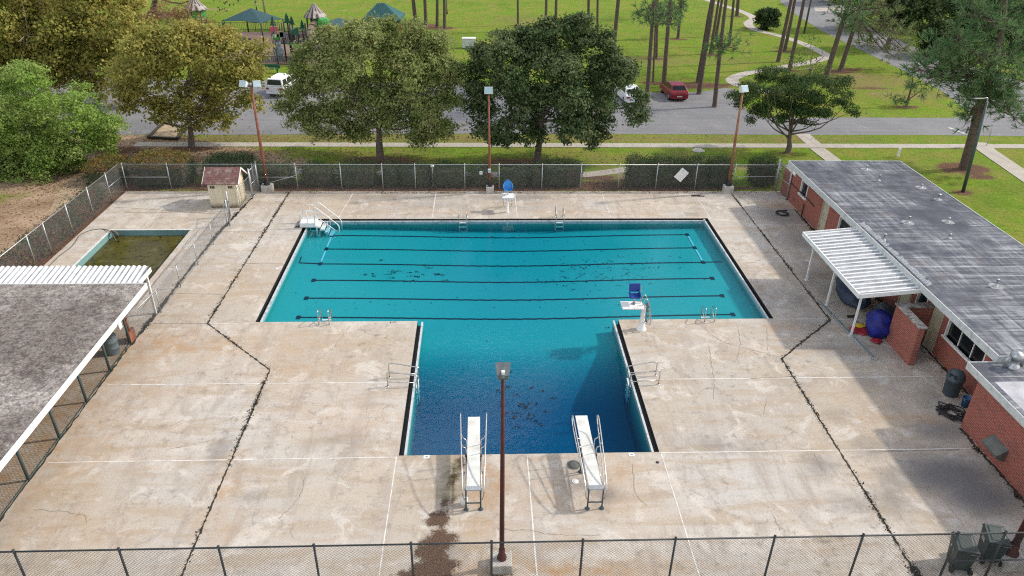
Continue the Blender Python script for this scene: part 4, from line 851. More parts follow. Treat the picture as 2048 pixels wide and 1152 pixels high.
# ================================================================== POLES
MT['finned'] = plain('dull_finned_housing', (.16,.18,.19), .5, .4, .3, 8)
def flood(label, base, ht, mat, heads, top_lean=(0,0), block=(.5,.5,.42), r=.10, sock='black', extra=None):
    b = Vector(base); t = empty('floodlight_pole', b, label, 'light pole', 'floodlight poles around the pool')
    k = MB(); k.box((b.x-block[0]/2,b.y-block[1]/2,-.05),(b.x+block[0]/2,b.y+block[1]/2,block[2])); k.build('footing', MT['conc_block'], t, .02)
    z0 = block[2]-.02; tp = Vector((b.x+top_lean[0], b.y+top_lean[1], ht)); p_ = MB(); p_.tube([(b.x,b.y,z0),tuple(Vector((b.x,b.y,z0)).lerp(tp,.5)),tuple(tp)], [r,r*.85,r*.62], 14); p_.build('pole', mat, t)
    s_ = MB(); s_.lathe((b.x,b.y,z0), [(r*1.9,0),(r*1.9,.10),(r*1.35,.2),(r*1.25,.42),(r*1.0,.44)], 14); s_.build('base_collar', mat if sock == 'same' else MT[sock], t)
    br = MB(); br.tube([tuple(tp), tuple(tp+Vector((0,0,.18)))], r*.75, 10)
    if len(heads) > 1: br.tube([(tp.x+min(h[0] for h in heads),tp.y,tp.z+.02),(tp.x-.12,tp.y,tp.z-.12),(tp.x+.12,tp.y,tp.z-.12),(tp.x+max(h[0] for h in heads),tp.y,tp.z+.02)], .035, 8)
    br.build('bracket', MT['galv'], t)
    for hx, hy, hz, hw, hh, rz, rx, kind in heads:
        M = Matrix.Translation(tp+Vector((hx,hy,hz))) @ Matrix.Rotation(rz,4,'Z') @ Matrix.Rotation(rx,4,'X')
        # housing: a box that narrows towards its back; the lens looks along -Y
        f0, f1 = hw/2, hw/2*.72; g0, g1 = hh/2, hh/2*.72; d0, d1 = -.16, .20
        vs = [M @ Vector(v) for v in [(-f0,d0,-g0),(f0,d0,-g0),(f0,d0,g0),(-f0,d0,g0),(-f1,d1,-g1),(f1,d1,-g1),(f1,d1,g1),(-f1,d1,g1)]]
        hb = MB(); hb.add(vs, [(0,1,2,3),(7,6,5,4),(0,4,5,1),(1,5,6,2),(2,6,7,3),(3,7,4,0)])
        if kind == 'fin':
            n = 9
            for i in range(n):
                x = -f1*.9+i*2*f1*.9/(n-1); vv = [M @ Vector(v) for v in [(x-.008,d1-.02,-g1*.9),(x+.008,d1-.02,-g1*.9),(x+.008,d1+.06,-g1*.85),(x-.008,d1+.06,-g1*.85),(x-.008,d1-.02,g1*.9),(x+.008,d1-.02,g1*.9),(x+.008,d1+.06,g1*.85),(x-.008,d1+.06,g1*.85)]]
                hb.add(vv, [(0,1,2,3),(7,6,5,4),(0,4,5,1),(1,5,6,2),(2,6,7,3),(3,7,4,0)])
        ho = hb.build('lamp_head', MT['finned'] if kind == 'fin' else MT['white_metal'], t)
        if kind == 'fin':
            bl = MB(); bl.obox(tp+Vector((hx,hy-.16,hz-.02)), .09,.10,.20); bl.build('ballast', MT['white_metal'], ho)
        ln = MB(); ln.add([M @ Vector(v) for v in [(-f0*.86,d0-.012,-g0*.84),(f0*.86,d0-.012,-g0*.84),(f0*.86,d0-.012,g0*.84),(-f0*.86,d0-.012,g0*.84)]], [(0,1,2,3)]); ln.build('lens', plain('floodlight_glass',(.45,.58,.62),.15,0,.15,3), ho)
    return t
def ptop(base, px, py): q = aty(px, py, base[1]); return q
B1 = at(535,382); B1.y += .1; T1 = ptop(B1,502,172)
flood('rusty orange floodlight pole with two white lamp heads by the pump shed gate', (B1.x,B1.y,0), T1.z, MT['rust'], [(-.40,-.05,.12,.46,.40,rad(-18),rad(-25),'w'),(.40,-.05,.12,.46,.40,rad(14),rad(-25),'w')], (T1.x-B1.x,0), (.72,.55,.42), .11)
B2 = at(980,384); T2 = ptop(B2,977,188)
flood('slim brown floodlight pole with one lamp head behind the far lifeguard chair', (B2.x,B2.y,0), T2.z, MT['rust'], [(0,-.05,.25,.52,.44,0,rad(-12),'w')], (T2.x-B2.x,0), (.5,.5,.42), .085)
B3 = at(1455,384); T3 = ptop(B3,1485,186)
flood('tall tan and rust floodlight pole with one white lamp head by the cedar', (B3.x,B3.y,0), T3.z, MT['rusttan'], [(0,-.05,.25,.50,.44,rad(20),rad(-28),'w')], (T3.x-B3.x,0), (.62,.55,.48), .11)
B4 = at(1006,1118); B4.y = 15.95; T4 = ptop(B4,1006,755)
flood('dark red floodlight pole with a finned grey lamp head, standing before the diving boards', (.55,B4.y,0), T4.z, MT['rustdark'], [(0,.05,.20,.40,.30,rad(180),rad(-32),'fin')], (T4.x-.55,0), (.62,.62,.36), .078, 'same')
flood('brown floodlight pole rising out of the picture beside the two green wheelie bins', (*at(2022,1106,.4).xy,0), 7.2, MT['rustdark'], [(0,.05,.20,.50,.42,rad(180),rad(-32),'fin')], (.1,0), (.72,.72,.40), .11, 'same')
s2 = aty(979,341,B2.y-.12); sign('pole_sign', 'small white and blue sign strapped to the centre floodlight pole', (s2.x,B2.y-.13,s2.z), .2, .26, 0, [(-.7,-.5,.7,.15)], faded='skyblue')

# ================================================================== POOL FURNITURE
def ladder(label, x, y, ang, w_=.48, stern=False, lf=0):
    # u: outwards onto the deck; v: sideways
    t = empty('pool_ladder', (x,y,0), label, 'pool ladder', 'steel pool ladders', ang)
    for s_ in (-1,1):
        r_ = MB()
        if stern: P = [(.85,0,0),(.85,0,.62),(.74,0,.72),(.55,0,.70),(-.30,0,.52),(-.38,0,.42),(-.38,0,-.1),(-.38,0,-1.5)]
        else: P = [(.30,0,0),(.30,0,.62),(.26,0,.73),(.14,0,.74),(-.26,0,.55),(-.34,0,.44),(-.36,0,-.1),(-.36,0,-1.2)]
        r_.tube(bez([(p[0], s_*w_/2, p[2]) for p in P], 3), .024, 8); 
        if stern: r_.tube([(.85,s_*w_/2,.22),(-.38,s_*w_/2,.16)], .018, 6)
        else: r_.tube([(.30,s_*w_/2,.08),(-.3,s_*w_/2,.40)], .013, 6)
        r_.build('rail', MT['steel'], t, local=True)
        f_ = MB(); f_.lathe((.85 if stern else .30, s_*w_/2, 0), [(.06,0),(.06,.015),(.03,.03)], 10); f_.build('foot_flange', MT['steel'], t, local=True)
    for z in (-.12,-.40,-.68,-.96): d_ = MB(); d_.box((-.40,-w_/2,z-.015),(-.31,w_/2,z+.015)); d_.build('tread', MT['white'], t, local=True)
    return t
ladder('steel ladder on the far pool edge, just right of the white entry steps', at(926,438).x, YF-.02, rad(90))
ladder('steel ladder on the far pool edge, right of the pale blue lifeguard chair', at(1119,438).x, YF-.02, rad(90))
ladder('steel ladder on the near left pool edge, opposite the white entry steps', at(650,646).x, YN-.02, rad(-90))
ladder('steel ladder on the near right pool edge beside the dark blue lifeguard chair', at(1416,640).x, YN-.02, rad(-90))
ladder('steel ladder with braced handrails on the left edge of the diving well', SX0, 25.62, rad(180), .62, True)
ladder('steel ladder with braced handrails on the right edge of the diving well', SX1, 25.55, 0, .62, True)

# lifeguard chairs
c1 = empty('lifeguard_chair', (7.52,29.62,0), 'white pedestal lifeguard chair with a navy blue seat and a platform over the water', 'lifeguard chair')
m_ = MB(); m_.lathe((7.52,29.62,0), [(.24,0),(.24,.03),(.17,.08),(.13,.4),(.105,.9),(.10,1.30)], 18); m_.build('pedestal', MT['white'], c1)
m_ = MB(); m_.box((6.42,29.12,1.36),(7.42,29.80,1.43)); m_.box((6.7,29.4,1.28),(7.5,29.55,1.357)); m_.build('platform', MT['white'], c1, .015)
m_ = MB(); m_.tube([(7.02,29.55,1.43),(7.02,29.55,1.80)], .05, 10); m_.lathe((7.02,29.55,1.432),[(.14,0),(.12,.02),(.05,.03)],12); m_.build('seat_post', MT['galv'], c1)
m_ = MB(); m_.obox((7.02,29.60,1.83),.48,.46,.06); m_.obox((6.80,29.60,1.95),.04,.42,.2); m_.obox((7.25,29.60,1.95),.04,.42,.2); m_.build('seat', MT['blue'], c1, .015)
m_ = MB(); m_.obox((7.05,29.87,2.12),.52,.05,.40,0,0,rad(-12)); m_.build('backrest', MT['blue'], c1, .02)
m_ = MB(); m_.tube(bez([(7.32,29.60,1.44),(7.30,29.62,1.75),(7.33,29.8,2.05),(7.33,29.88,2.2)],4), .018, 6); m_.build('armrest', MT['galv'], c1)
for yy in (29.42, 29.80):
    m_ = MB(); m_.tube(bez([(7.40,yy,1.40),(7.48,yy,1.72),(7.62,yy,1.70),(7.74,yy,1.35),(7.86,yy,.75),(7.86,yy,.42),(7.74,yy,.36),(7.62,yy,.5)],4), .022, 8); m_.build('ladder_rail', MT['steel'], c1)
for z in (.5,.78,1.06,1.30): m_ = MB(); m_.box((7.63,29.42,z-.02),(7.73,29.80,z+.01)); m_.build('step', MT['greyplastic'], c1)
c2 = empty('lifeguard_chair', (1.60,43.55,0), 'lifeguard chair with a pale sky blue bucket seat behind the far pool edge', 'lifeguard chair')
m_ = MB(); m_.lathe((1.60,43.55,0), [(.13,0),(.13,.04),(.075,.08),(.07,.95)], 14); m_.build('pedestal', MT['white'], c2)
m_ = MB(); m_.box((1.28,43.42,.98),(2.0,44.22,1.04)); m_.box((1.35,43.45,.90),(1.95,43.52,.977)); m_.build('platform', MT['white'], c2, .012)
m_ = MB(); m_.tube([(1.62,44.0,1.04),(1.63,44.0,1.35)], .05, 10); m_.build('seat_post', plain('pale_blue_post',(.35,.52,.62),.5,0,.2,4), c2)
m_ = MB(); prof = [(-.26,.16),(-.29,.30),(-.20,.46),(0,.56),(.20,.46),(.29,.30),(.26,.16)]
ring = [(x, .20, z) for x, z in prof]; front = [(-.28,-.22,.12),(-.30,-.18,.26),(-.31,.0,.30),(0,.27,.58),(.31,.0,.30),(.30,-.18,.26),(.28,-.22,.12)]
cx_, cy_, cz_ = 1.64, 44.0, 1.35; V = lambda p: (cx_+p[0], cy_+p[1], cz_+p[2])
m_.add([V(p) for p in [(-.22,-.24,.03),(.22,-.24,.03),(.24,.12,.0),(-.24,.12,.0),(-.30,-.22,.24),(-.30,.10,.30),(-.20,.27,.46),(0,.30,.60),(.20,.27,.46),(.30,.10,.30),(.30,-.22,.24)]], [(0,1,2,3),(0,3,5,4),(3,6,5),(2,9,8),(1,10,9,2),(3,2,8,6),(6,8,7)])
so2 = m_.build('bucket_seat', MT['skyblue'], c2); sm_ = so2.modifiers.new('thick','SOLIDIFY'); sm_.thickness = .03; sm_.offset = 0
m_ = MB()
for xx in (1.30,1.98): m_.tube(bez([(xx,43.95,1.02),(xx,44.3,.9),(xx-.05*(1 if xx>1.6 else -1),44.55,.5),(xx-.1*(1 if xx>1.6 else -1),44.55,.05)],3), .02, 6)
for z in (.25,.5,.75): m_.tube([(1.34,44.5,z),(1.94,44.5,z)], .014, 6)
m_.build('ladder', MT['galv'], c2)

# entry steps at the far left corner
es = empty('entry_steps', (-10.4,41.6,0), 'white moulded entry steps with double handrails in the far left pool corner', 'pool steps')
m_ = MB(); yb0, yb1 = 41.25, 42.15; m_.box((-10.95,yb0,.02),(-10.0,yb1,.30))
for i in range(6): m_.box((-10.0+i*.24,yb0,-.02-i*.20),(-10.0+(i+1)*.24-.003,yb1,.10-i*.20))
m_.build('steps', MT['white_metal'], es, .012)
m_ = MB()
for yy in (yb0+.05, yb1-.05):
    m_.box((-10.0,yy-.02,-1.15),(-9.93,yy+.02,0)); m_.box((-8.62,yy-.02,-1.2),(-8.55,yy+.02,-1.0))
m_.build('support', MT['white'], es)
for yy in (yb0+.03, yb1-.03):
    r_ = MB(); r_.tube([(-10.02,yy,.28),(-10.02,yy,1.25),(-9.95,yy,1.30),(-9.80,yy,1.24),(-8.72,yy,.24),(-8.62,yy,.08),(-8.62,yy,-.95)], .026, 8)
    r_.tube([(-9.3,yy,-.5),(-9.3,yy,.40)], .02, 6); r_.tube([(-9.98,yy,.80),(-8.72,yy,-.30)], .02, 6); r_.build('handrail', MT['white_metal'], es)
for yy in (yb0+.03, yb1-.03):
    r_ = MB(); r_.tube([(-10.9,yy,.3),(-10.9,yy,1.12),(-10.02,yy,1.12)], .022, 8); r_.tube([(-10.9,yy,.70),(-10.02,yy,.70)], .018, 6); r_.tube([(-10.45,yy,.3),(-10.45,yy,1.12)], .018, 6); r_.build('guard_rail', MT['white_metal'], es)
r_ = MB(); r_.add([(-11.3,yb0,.01),(-10.95,yb0,.20),(-10.95,yb1,.20),(-11.3,yb1,.01)], [(0,1,2,3)]); r_.build('ramp_plate', MT['galv'], es)

# diving boards
def diving(label, x0, x1, y0, y1, hooked):
    t = empty('diving_board', ((x0+x1)/2,y0,0), label, 'diving board', 'diving boards'); w_ = .45
    d = (x1-x0)/(y1-y0); n = 10; top, bot = [], []
    for i in range(n+1):
        y = y0+(y1-y0)*i/n; x = x0+d*(y-y0); z = .86+.10*(i/n)**1.3
        top += [(x-w_/2,y,z),(x+w_/2,y,z)]; bot += [(x-w_/2,y,z-.055),(x+w_/2,y,z-.055)]
    k = len(top); m_ = MB(); fs = []
    for i in range(n): a = 2*i; fs += [(a,a+1,a+3,a+2),(k+a+2,k+a+3,k+a+1,k+a),(a,a+2,k+a+2,k+a),(a+1,k+a+1,k+a+3,a+3)]
    fs += [(0,k,k+1,1),(2*n,2*n+1,k+2*n+1,k+2*n)]; m_.add(top+bot, fs); m_.build('board', weathered('worn_white_board',(.70,.70,.66),(.50,.49,.44),.55,2.2,.8), t)
    X = lambda y: x0+d*(y-y0)
    m_ = MB(); m_.box((X(y0)-.24,y0-.03,.865),(X(y0)+.24,y0+.16,.90)); m_.tube([(X(y0)-.30,y0+.05,.84),(X(y0)+.30,y0+.05,.84)], .03, 8); m_.build('hinge_clamp', MT['galv'], t)
    m_ = MB(); yf = y0+1.75; m_.tube([(X(yf)-.30,yf,.80),(X(yf)+.30,yf,.80)], .055, 10); m_.build('fulcrum', MT['black'], t)
    for s_ in (-1,1):
        for yl in (y0-.02, y0+1.75):
            l_ = MB(); l_.tube([(X(yl)+s_*.245,yl,0),(X(yl)+s_*.245,yl,.84)], .027, 8); l_.lathe((X(yl)+s_*.245,yl,0),[(.085,0),(.085,.02),(.05,.06),(.03,.1)],12); l_.build('leg', MT['greyplastic'], t)
        f_ = MB(); f_.tube([(X(y0)+s_*.26,y0-.02,.78),(X(y0+2.2)+s_*.26,y0+2.2,.78)], .025, 8); f_.build('side_beam', MT['steel'], t)
        r_ = MB(); o1, o2 = .30, .46
        top_ = [(X(y0)+s_*o1,y0-.02,.45),(X(y0)+s_*(o1+.05),y0-.05,.72),(X(y0)+s_*(o1+.06),y0+.1,.95),(X(y0+1)+s_*(o1+.1),y0+1.0,1.28),(X(y0+2.6)+s_*o2,y0+2.6,1.62)]
        if hooked:
            P = bez(top_+[(X(y0+2.95)+s_*o2,y0+2.95,1.62),(X(y0+3.05)+s_*o2,y0+3.05,1.45),(X(y0+2.8)+s_*o2,y0+2.8,1.25)],4); r_.tube(P, .022, 8)
            r_.tube(bez([(X(y0+2.8)+s_*o2,y0+2.8,1.25),(X(y0+1.9)+s_*.42,y0+1.9,1.08),(X(y0+.9)+s_*.36,y0+.9,.92),(X(y0+.2)+s_*.31,y0+.2,.80)],4), .02, 8)
        else: r_.tube(bez(top_+[(X(y0+3.0)+s_*.47,y0+3.0,1.70)],4), .022, 8)
        for yb in (y0+1.75, y0+2.2): r_.tube(bez([(X(yb)+s_*.26,yb,.78),(X(yb)+s_*.27,yb,1.12),(X(yb)+s_*.36,yb,1.2),(X(yb)+s_*.43,yb,1.36+.1*(yb-y0-1.75))],4), .018, 8)
        r_.build('handrail', MT['steel'], t)
    m_ = MB(); m_.tube([(X(y0)-.245,y0-.02,.30),(X(y0)+.245,y0-.02,.30)], .024, 8); m_.build('cross_bar', MT['greyplastic'], t)
diving('left diving board with straight steel handrails, above the brown leaf stain', -.345, -.345, 18.35, 22.05, False)
diving('right diving board with looped steel handrails, beside the round drain covers', 3.76, 3.70, 18.30, 22.05, True)
q = at(932,985,.35); m_ = MB(); m_.lathe((-.66,18.55,0), [(0,0),(.13,0),(.13,.28),(.10,.34),(.04,.38),(.04,.44),(0,.44)], 16); tag(m_.build('jug', MT['white']), 'white plastic jug by the foot of the left diving board', 'jug')
def cover(px, py, r, label, mat, ring=None):
    q = at(px,py); m_ = MB(); m_.lathe((q.x,q.y,.004), [(0,.008),(r*.8,.008),(r*.8,.003),(r*.86,.003),(r*.86,.012),(r,.012),(r,0)], 28); tag(m_.build('drain_cover', mat), label, 'drain cover')
cover(1147,930,.24, 'large dark round drain cover left of the right diving board', plain('dark_iron_cover',(.12,.13,.12),.8,.2,.4,6))
cover(1151,963,.12, 'small pale round drain cover left of the right diving board', MT['white'])
cover(1315,925,.06, 'tiny dark drain cover behind the right end of the diving well', MT['gutter'])
cover(553,537,.09, 'small white round drain cover on the left deck', MT['white'])
m_ = MB(); q = at(1383,428); m_.box((q.x-.42,q.y-.25,.001),(q.x+.42,q.y+.25,.007)); tag(m_.build('deck_hatch', plain('tan_hatch',(.36,.32,.26),.9,0,.3,8)), 'rectangular tan hatch plate in the deck behind the far pool edge', 'hatch')
m_ = MB(); q = at(1393,392); 
for _ in range(5): m_.tube(bez([(q.x+random.uniform(-.5,.5),q.y+random.uniform(-.15,.15),.02) for _ in range(4)],4), .012, 4)
tag(m_.build('wire_scrap', MT['brown']), 'tangle of dark wire on the deck under the crooked board', 'wire')

# painted depth marks
def painted(txt, px, py, size, rz, name='depth_mark', label='', mat='lane', tile=None):
    q = at(px,py); cu = bpy.data.curves.new(name,'FONT'); cu.body = txt; cu.size = size; cu.align_x = 'CENTER'; cu.align_y = 'CENTER'
    tmp = bpy.data.objects.new('tmp', cu); SC.collection.objects.link(tmp); dg = bpy.context.evaluated_depsgraph_get(); dg.update(); me = bpy.data.meshes.new_from_object(tmp.evaluated_get(dg)); bpy.data.objects.remove(tmp)
    me.transform(Matrix.Translation((q.x,q.y,.012 if tile else .008)) @ Matrix.Rotation(rz,4,'Z')); o = link(name, me, MT[mat]); tag(o, label, 'marking'); return o
painted('8 FT', 786, 645, .17, 0, label='dark painted 8 FT depth mark beside the left corner of the diving well')
def tile(px, py, label):
    q = at(px,py); t = empty('depth_tile', (q.x,q.y,0), label, 'marking'); m_ = MB(); m_.box((q.x-.11,q.y-.09,.002),(q.x+.11,q.y+.09,.010)); m_.build('plate', MT['white'], t)
    k = MB(); k.box((q.x-.04,q.y-.02,.0102),(q.x+.05,q.y+.02,.0125)); k.build('worn_figure', MT['greyplastic'], t)
tile(853,914,'small white depth tile on the near edge of the diving well, left end'); tile(1263,909,'small white depth tile on the near edge of the diving well, right end')

# ================================================================== LOOSE THINGS ON THE DECK
tb = empty('trash_can', (19.55,24.35,0), 'round slate grey trash can with a domed lid in the brick building corner', 'trash can')
m_ = MB(); m_.lathe((19.55,24.35,0), [(0,0),(.26,0),(.30,.05),(.33,.74),(.36,.76),(.36,.82),(.0,.82)], 24); m_.build('barrel', MT['greyplastic'], tb)
m_ = MB(); m_.lathe((19.55,24.35,.82), [(.37,0),(.37,.06),(.33,.09),(.33,.20),(.27,.31),(.14,.38),(0,.40)], 24); lo_ = m_.build('lid', MT['greyplastic'], tb)
m_ = MB(); m_.obox((19.30,24.20,1.02),.06,.30,.15,rad(30),0,0); m_.build('flap', MT['black'], lo_)
m_ = MB(); q = at(1928,800); m_.lathe((19.72,23.55,0), [(0,.03),(.13,.03),(.13,0),(.14,0),(.17,.40),(.185,.40),(.185,.43),(.165,.43),(.13,.06),(0,.06)], 20); bk = tag(m_.build('bucket', plain('blue_bucket',(.03,.11,.25),.45,0,.2,5)), 'small blue bucket standing beside the domed trash can', 'bucket')
m_ = MB(); m_.tube(bez([(19.55,23.55,.40),(19.6,23.40,.30),(19.72,23.36,.27),(19.84,23.40,.30),(19.89,23.55,.40)],3), .008, 5); m_.build('handle', MT['galv'], bk)
def hose(label, c, rx, loops, r=.028, mess=.1, tail=None):
    P = []; n = loops*10
    for i in range(n): a = 2*math.pi*i/10; k = random.uniform(1-mess,1+mess); P.append((c[0]+rx*k*math.cos(a)+random.uniform(-mess,mess)*.5, c[1]+rx*k*math.sin(a)+random.uniform(-mess,mess)*.5, .03+.05*(i/n)+random.uniform(0,.03)))
    if tail: P += tail
    m_ = MB(); m_.tube(bez(P,3), r, 7); return tag(m_.build('hose', MT['black']), label, 'hose')
q = at(1564,428); hose('neatly coiled black hose on the deck by the first brick window', (q.x,q.y), .36, 5, .032, .05, [(q.x+.1,q.y+.4,.05),(q.x+.5,q.y+.5,.04)])
q = at(1903,828); hose('loosely tangled black hose at the corner of the brick annex', (q.x,q.y), .36, 7, .024, .45, [(q.x+.3,q.y-.6,.03),(q.x+.42,q.y-1.2,.03)])
q = at(228,466); P = [at(*p,.02) for p in [(230,472),(222,466),(205,458),(180,461),(160,470),(152,482),(140,496),(118,512),(100,530),(80,545)]]; P[0].z = -.3; P[1].z = .08
m_ = MB(); m_.tube(bez(P,4), .025, 6); m_.tube(bez([at(222,462,.05),at(230,464,.08),at(236,470,-.1),at(233,474,-.35)],4), .06, 8); tag(m_.build('hose', plain('drab_drain_hose',(.14,.12,.09),.7,0,.3,5)), 'drab hose snaking from the wading pool corner across the deck', 'hose')
def bar(name, label, cat, a, b, r, mat, ends=None):
    t = empty(name, (a.x,a.y,0), label, cat); m_ = MB(); m_.tube([a,b], r, 7); m_.build('shaft', MT[mat], t)
    if ends: ends(t, a, b)
    return t
def hook(t, a, b):
    m_ = MB(); d = (b-a).normalized(); c = b+d*.12; m_.tube([c+Vector((.14*math.cos(x),.14*math.sin(x),0)) for x in np.linspace(0,2*math.pi,13)], .014, 6); m_.build('hoop', MT['galv'], t)
bar('pool_pole', 'long aqua pool pole with a hoop end lying beside the canopy posts', 'pool pole', at(1640,602,.03), at(1747,713,.03), .018, 'aqua', hook)
bar('pool_pole', 'grey telescopic pool pole lying alongside the aqua hooped pole', 'pool pole', at(1634,600,.07), at(1720,690,.03), .018, 'galv')
def brush(t, a, b):
    m_ = MB(); d = (a-b).normalized(); n = Vector((-d.y,d.x,0)); c = a+d*.05
    m_.obox(c+Vector((0,0,.03)), .10, .55, .05, math.atan2(d.y,d.x)); m_.build('head', MT['brown'], t); k = MB(); k.obox(c+d*.07+Vector((0,0,.01)), .06, .53, .05, math.atan2(d.y,d.x)); k.build('bristles', MT['yellow'], t)
bar('push_broom', 'push broom with a dark handle lying on the deck before the screen wall', 'broom', at(1705,634,.06), at(1760,690,.03), .016, 'black', brush)
def lump(name, label, cat, c, r, mat, amp=.12, seed=1, squash=1.0):
    bm = bmesh.new(); bmesh.ops.create_icosphere(bm, subdivisions=4, radius=1); rs = random.Random(seed); ks = [(Vector((rs.gauss(0,1),rs.gauss(0,1),rs.gauss(0,1)))*2.6, rs.random()*6) for _ in range(9)]
    for v in bm.verts:
        s_ = 1+amp*sum(math.sin(v.co.dot(k)+p) for k, p in ks)/3; p = v.co*s_; p.z = max(p.z, -.75); v.co = Vector((c[0]+p.x*r[0], c[1]+p.y*r[1], c[2]+p.z*r[2]))
    for f in bm.faces: f.smooth = True
    me = bpy.data.meshes.new(name); bm.to_mesh(me); bm.free(); return tag(link(name, me, MT[mat]), label, cat)
lump('tarp_bundle', 'big royal blue tarp bundle between the canopy and the brick screen wall', 'tarp', (18.6,29.05,.55), (.60,.70,.72), 'tarp', .13, 3)
lump('tarp_bundle', 'long dark navy tarp covered heap under the ribbed canopy', 'tarp', (18.9,32.4,.42), (.75,1.35,.55), 'darktarp', .16, 5)
lump('covered_cart', 'grey blue plastic sheet heap in the shade between the two tarps', 'tarp', (19.5,30.2,.38), (.45,.6,.5), 'greyplastic', .14, 8)
lump('pool_float', 'crumpled red vinyl pool float lying before the royal blue tarp', 'pool float', (17.95,29.25,.08), (.55,.38,.11), 'red', .25, 11)
lump('pool_float', 'crumpled yellow vinyl strip on top of the red pool float', 'pool float', (18.0,29.45,.20), (.36,.14,.06), 'yellow', .3, 13)
lump('pool_float', 'small red vinyl scrap at the foot of the royal blue tarp', 'pool float', (18.35,28.35,.07), (.22,.18,.09), 'red', .25, 17)
dr = empty('drum', (-16.35,28.0,0), 'grey blue plastic drum behind the mesh of the left shelter', 'drum'); m_ = MB(); m_.lathe((-16.35,28.0,0), [(0,0),(.27,0),(.28,.04),(.28,.28),(.30,.30),(.28,.32),(.28,.58),(.30,.60),(.28,.62),(.28,.82),(.26,.86),(0,.86)], 20); m_.build('barrel', plain('grey_blue_drum',(.15,.20,.23),.5,0,.2,5), dr)
m_ = MB(); m_.lathe((-16.35,28.0,.86), [(.29,0),(.29,.03),(.1,.06),(0,.06)], 20); m_.build('lid', MT['greyplastic'], dr)

# wheelie bins
WB1 = (at(1917,1136).x, at(1917,1136).y+.12); WB2 = (at(1979,1120).x, at(1979,1120).y+.14)
def wbin(label, x, y, rz):
    t = empty('wheelie_bin', (x,y,0), label, 'wheelie bin', 'green wheelie bins', rz)
    m_ = MB(); a, b, hz = (.24,.27), (.30,.35), .90
    vs = [(-a[0],-a[1],.06),(a[0],-a[1],.06),(a[0],a[1],.06),(-a[0],a[1],.06),(-b[0],-b[1],hz),(b[0],-b[1],hz),(b[0],b[1]+.02,hz+.06),(-b[0],b[1]+.02,hz+.06)]
    m_.add(vs, [(3,2,1,0),(0,1,5,4),(1,2,6,5),(2,3,7,6),(3,0,4,7)]); m_.build('tub', MT['binGreen'], t, .025, True)
    m_ = MB(); b = (.325,.38); zt = [hz+.005, hz+.065]
    vs = [(-b[0],-b[1],zt[0]),(b[0],-b[1],zt[0]),(b[0],b[1],zt[1]),(-b[0],b[1],zt[1]),(-b[0]+.01,-b[1]+.02,zt[0]+.05),(b[0]-.01,-b[1]+.02,zt[0]+.05),(b[0]-.03,b[1]-.03,zt[1]+.09),(-b[0]+.03,b[1]-.03,zt[1]+.09)]
    m_.add(vs, [(3,2,1,0),(4,5,6,7),(0,1,5,4),(1,2,6,5),(2,3,7,6),(3,0,4,7)])
    m_.add([(-.24,-.28,zt[0]+.056),(.24,-.28,zt[0]+.056),(.24,.28,zt[1]+.078),(-.24,.28,zt[1]+.078),(-.21,-.25,zt[0]+.078),(.21,-.25,zt[0]+.078),(.21,.25,zt[1]+.10),(-.21,.25,zt[1]+.10)], [(4,5,6,7),(0,1,5,4),(1,2,6,5),(2,3,7,6),(3,0,4,7)]); m_.build('lid', MT['binGreen'], t, .02, True)
    m_ = MB(); m_.tube([(-.29,-.44,hz+.02),(.29,-.44,hz+.02)], .02, 8); m_.tube([(-.27,-.38,hz),(-.27,-.44,hz+.02)], .018, 6); m_.tube([(.27,-.38,hz),(.27,-.44,hz+.02)], .018, 6); m_.build('handle', MT['black'], t, local=True)
    for s_ in (-1,1): k = MB(); k.tube([(s_*.23,-.32,.13),(s_*.31,-.32,.13)], .12, 16); k.build('wheel', MT['black'], t, local=True)
    k = MB(); k.box((-.318,-.1,.66),(-.290,.12,.78)); k.build('label_plate', MT['galv'], t, local=True)
wbin('dark green wheelie bin, the left of the pair by the near fence', *WB1, rad(-14)); wbin('dark green wheelie bin, the right of the pair nearer the brown floodlight pole', *WB2, rad(-15))

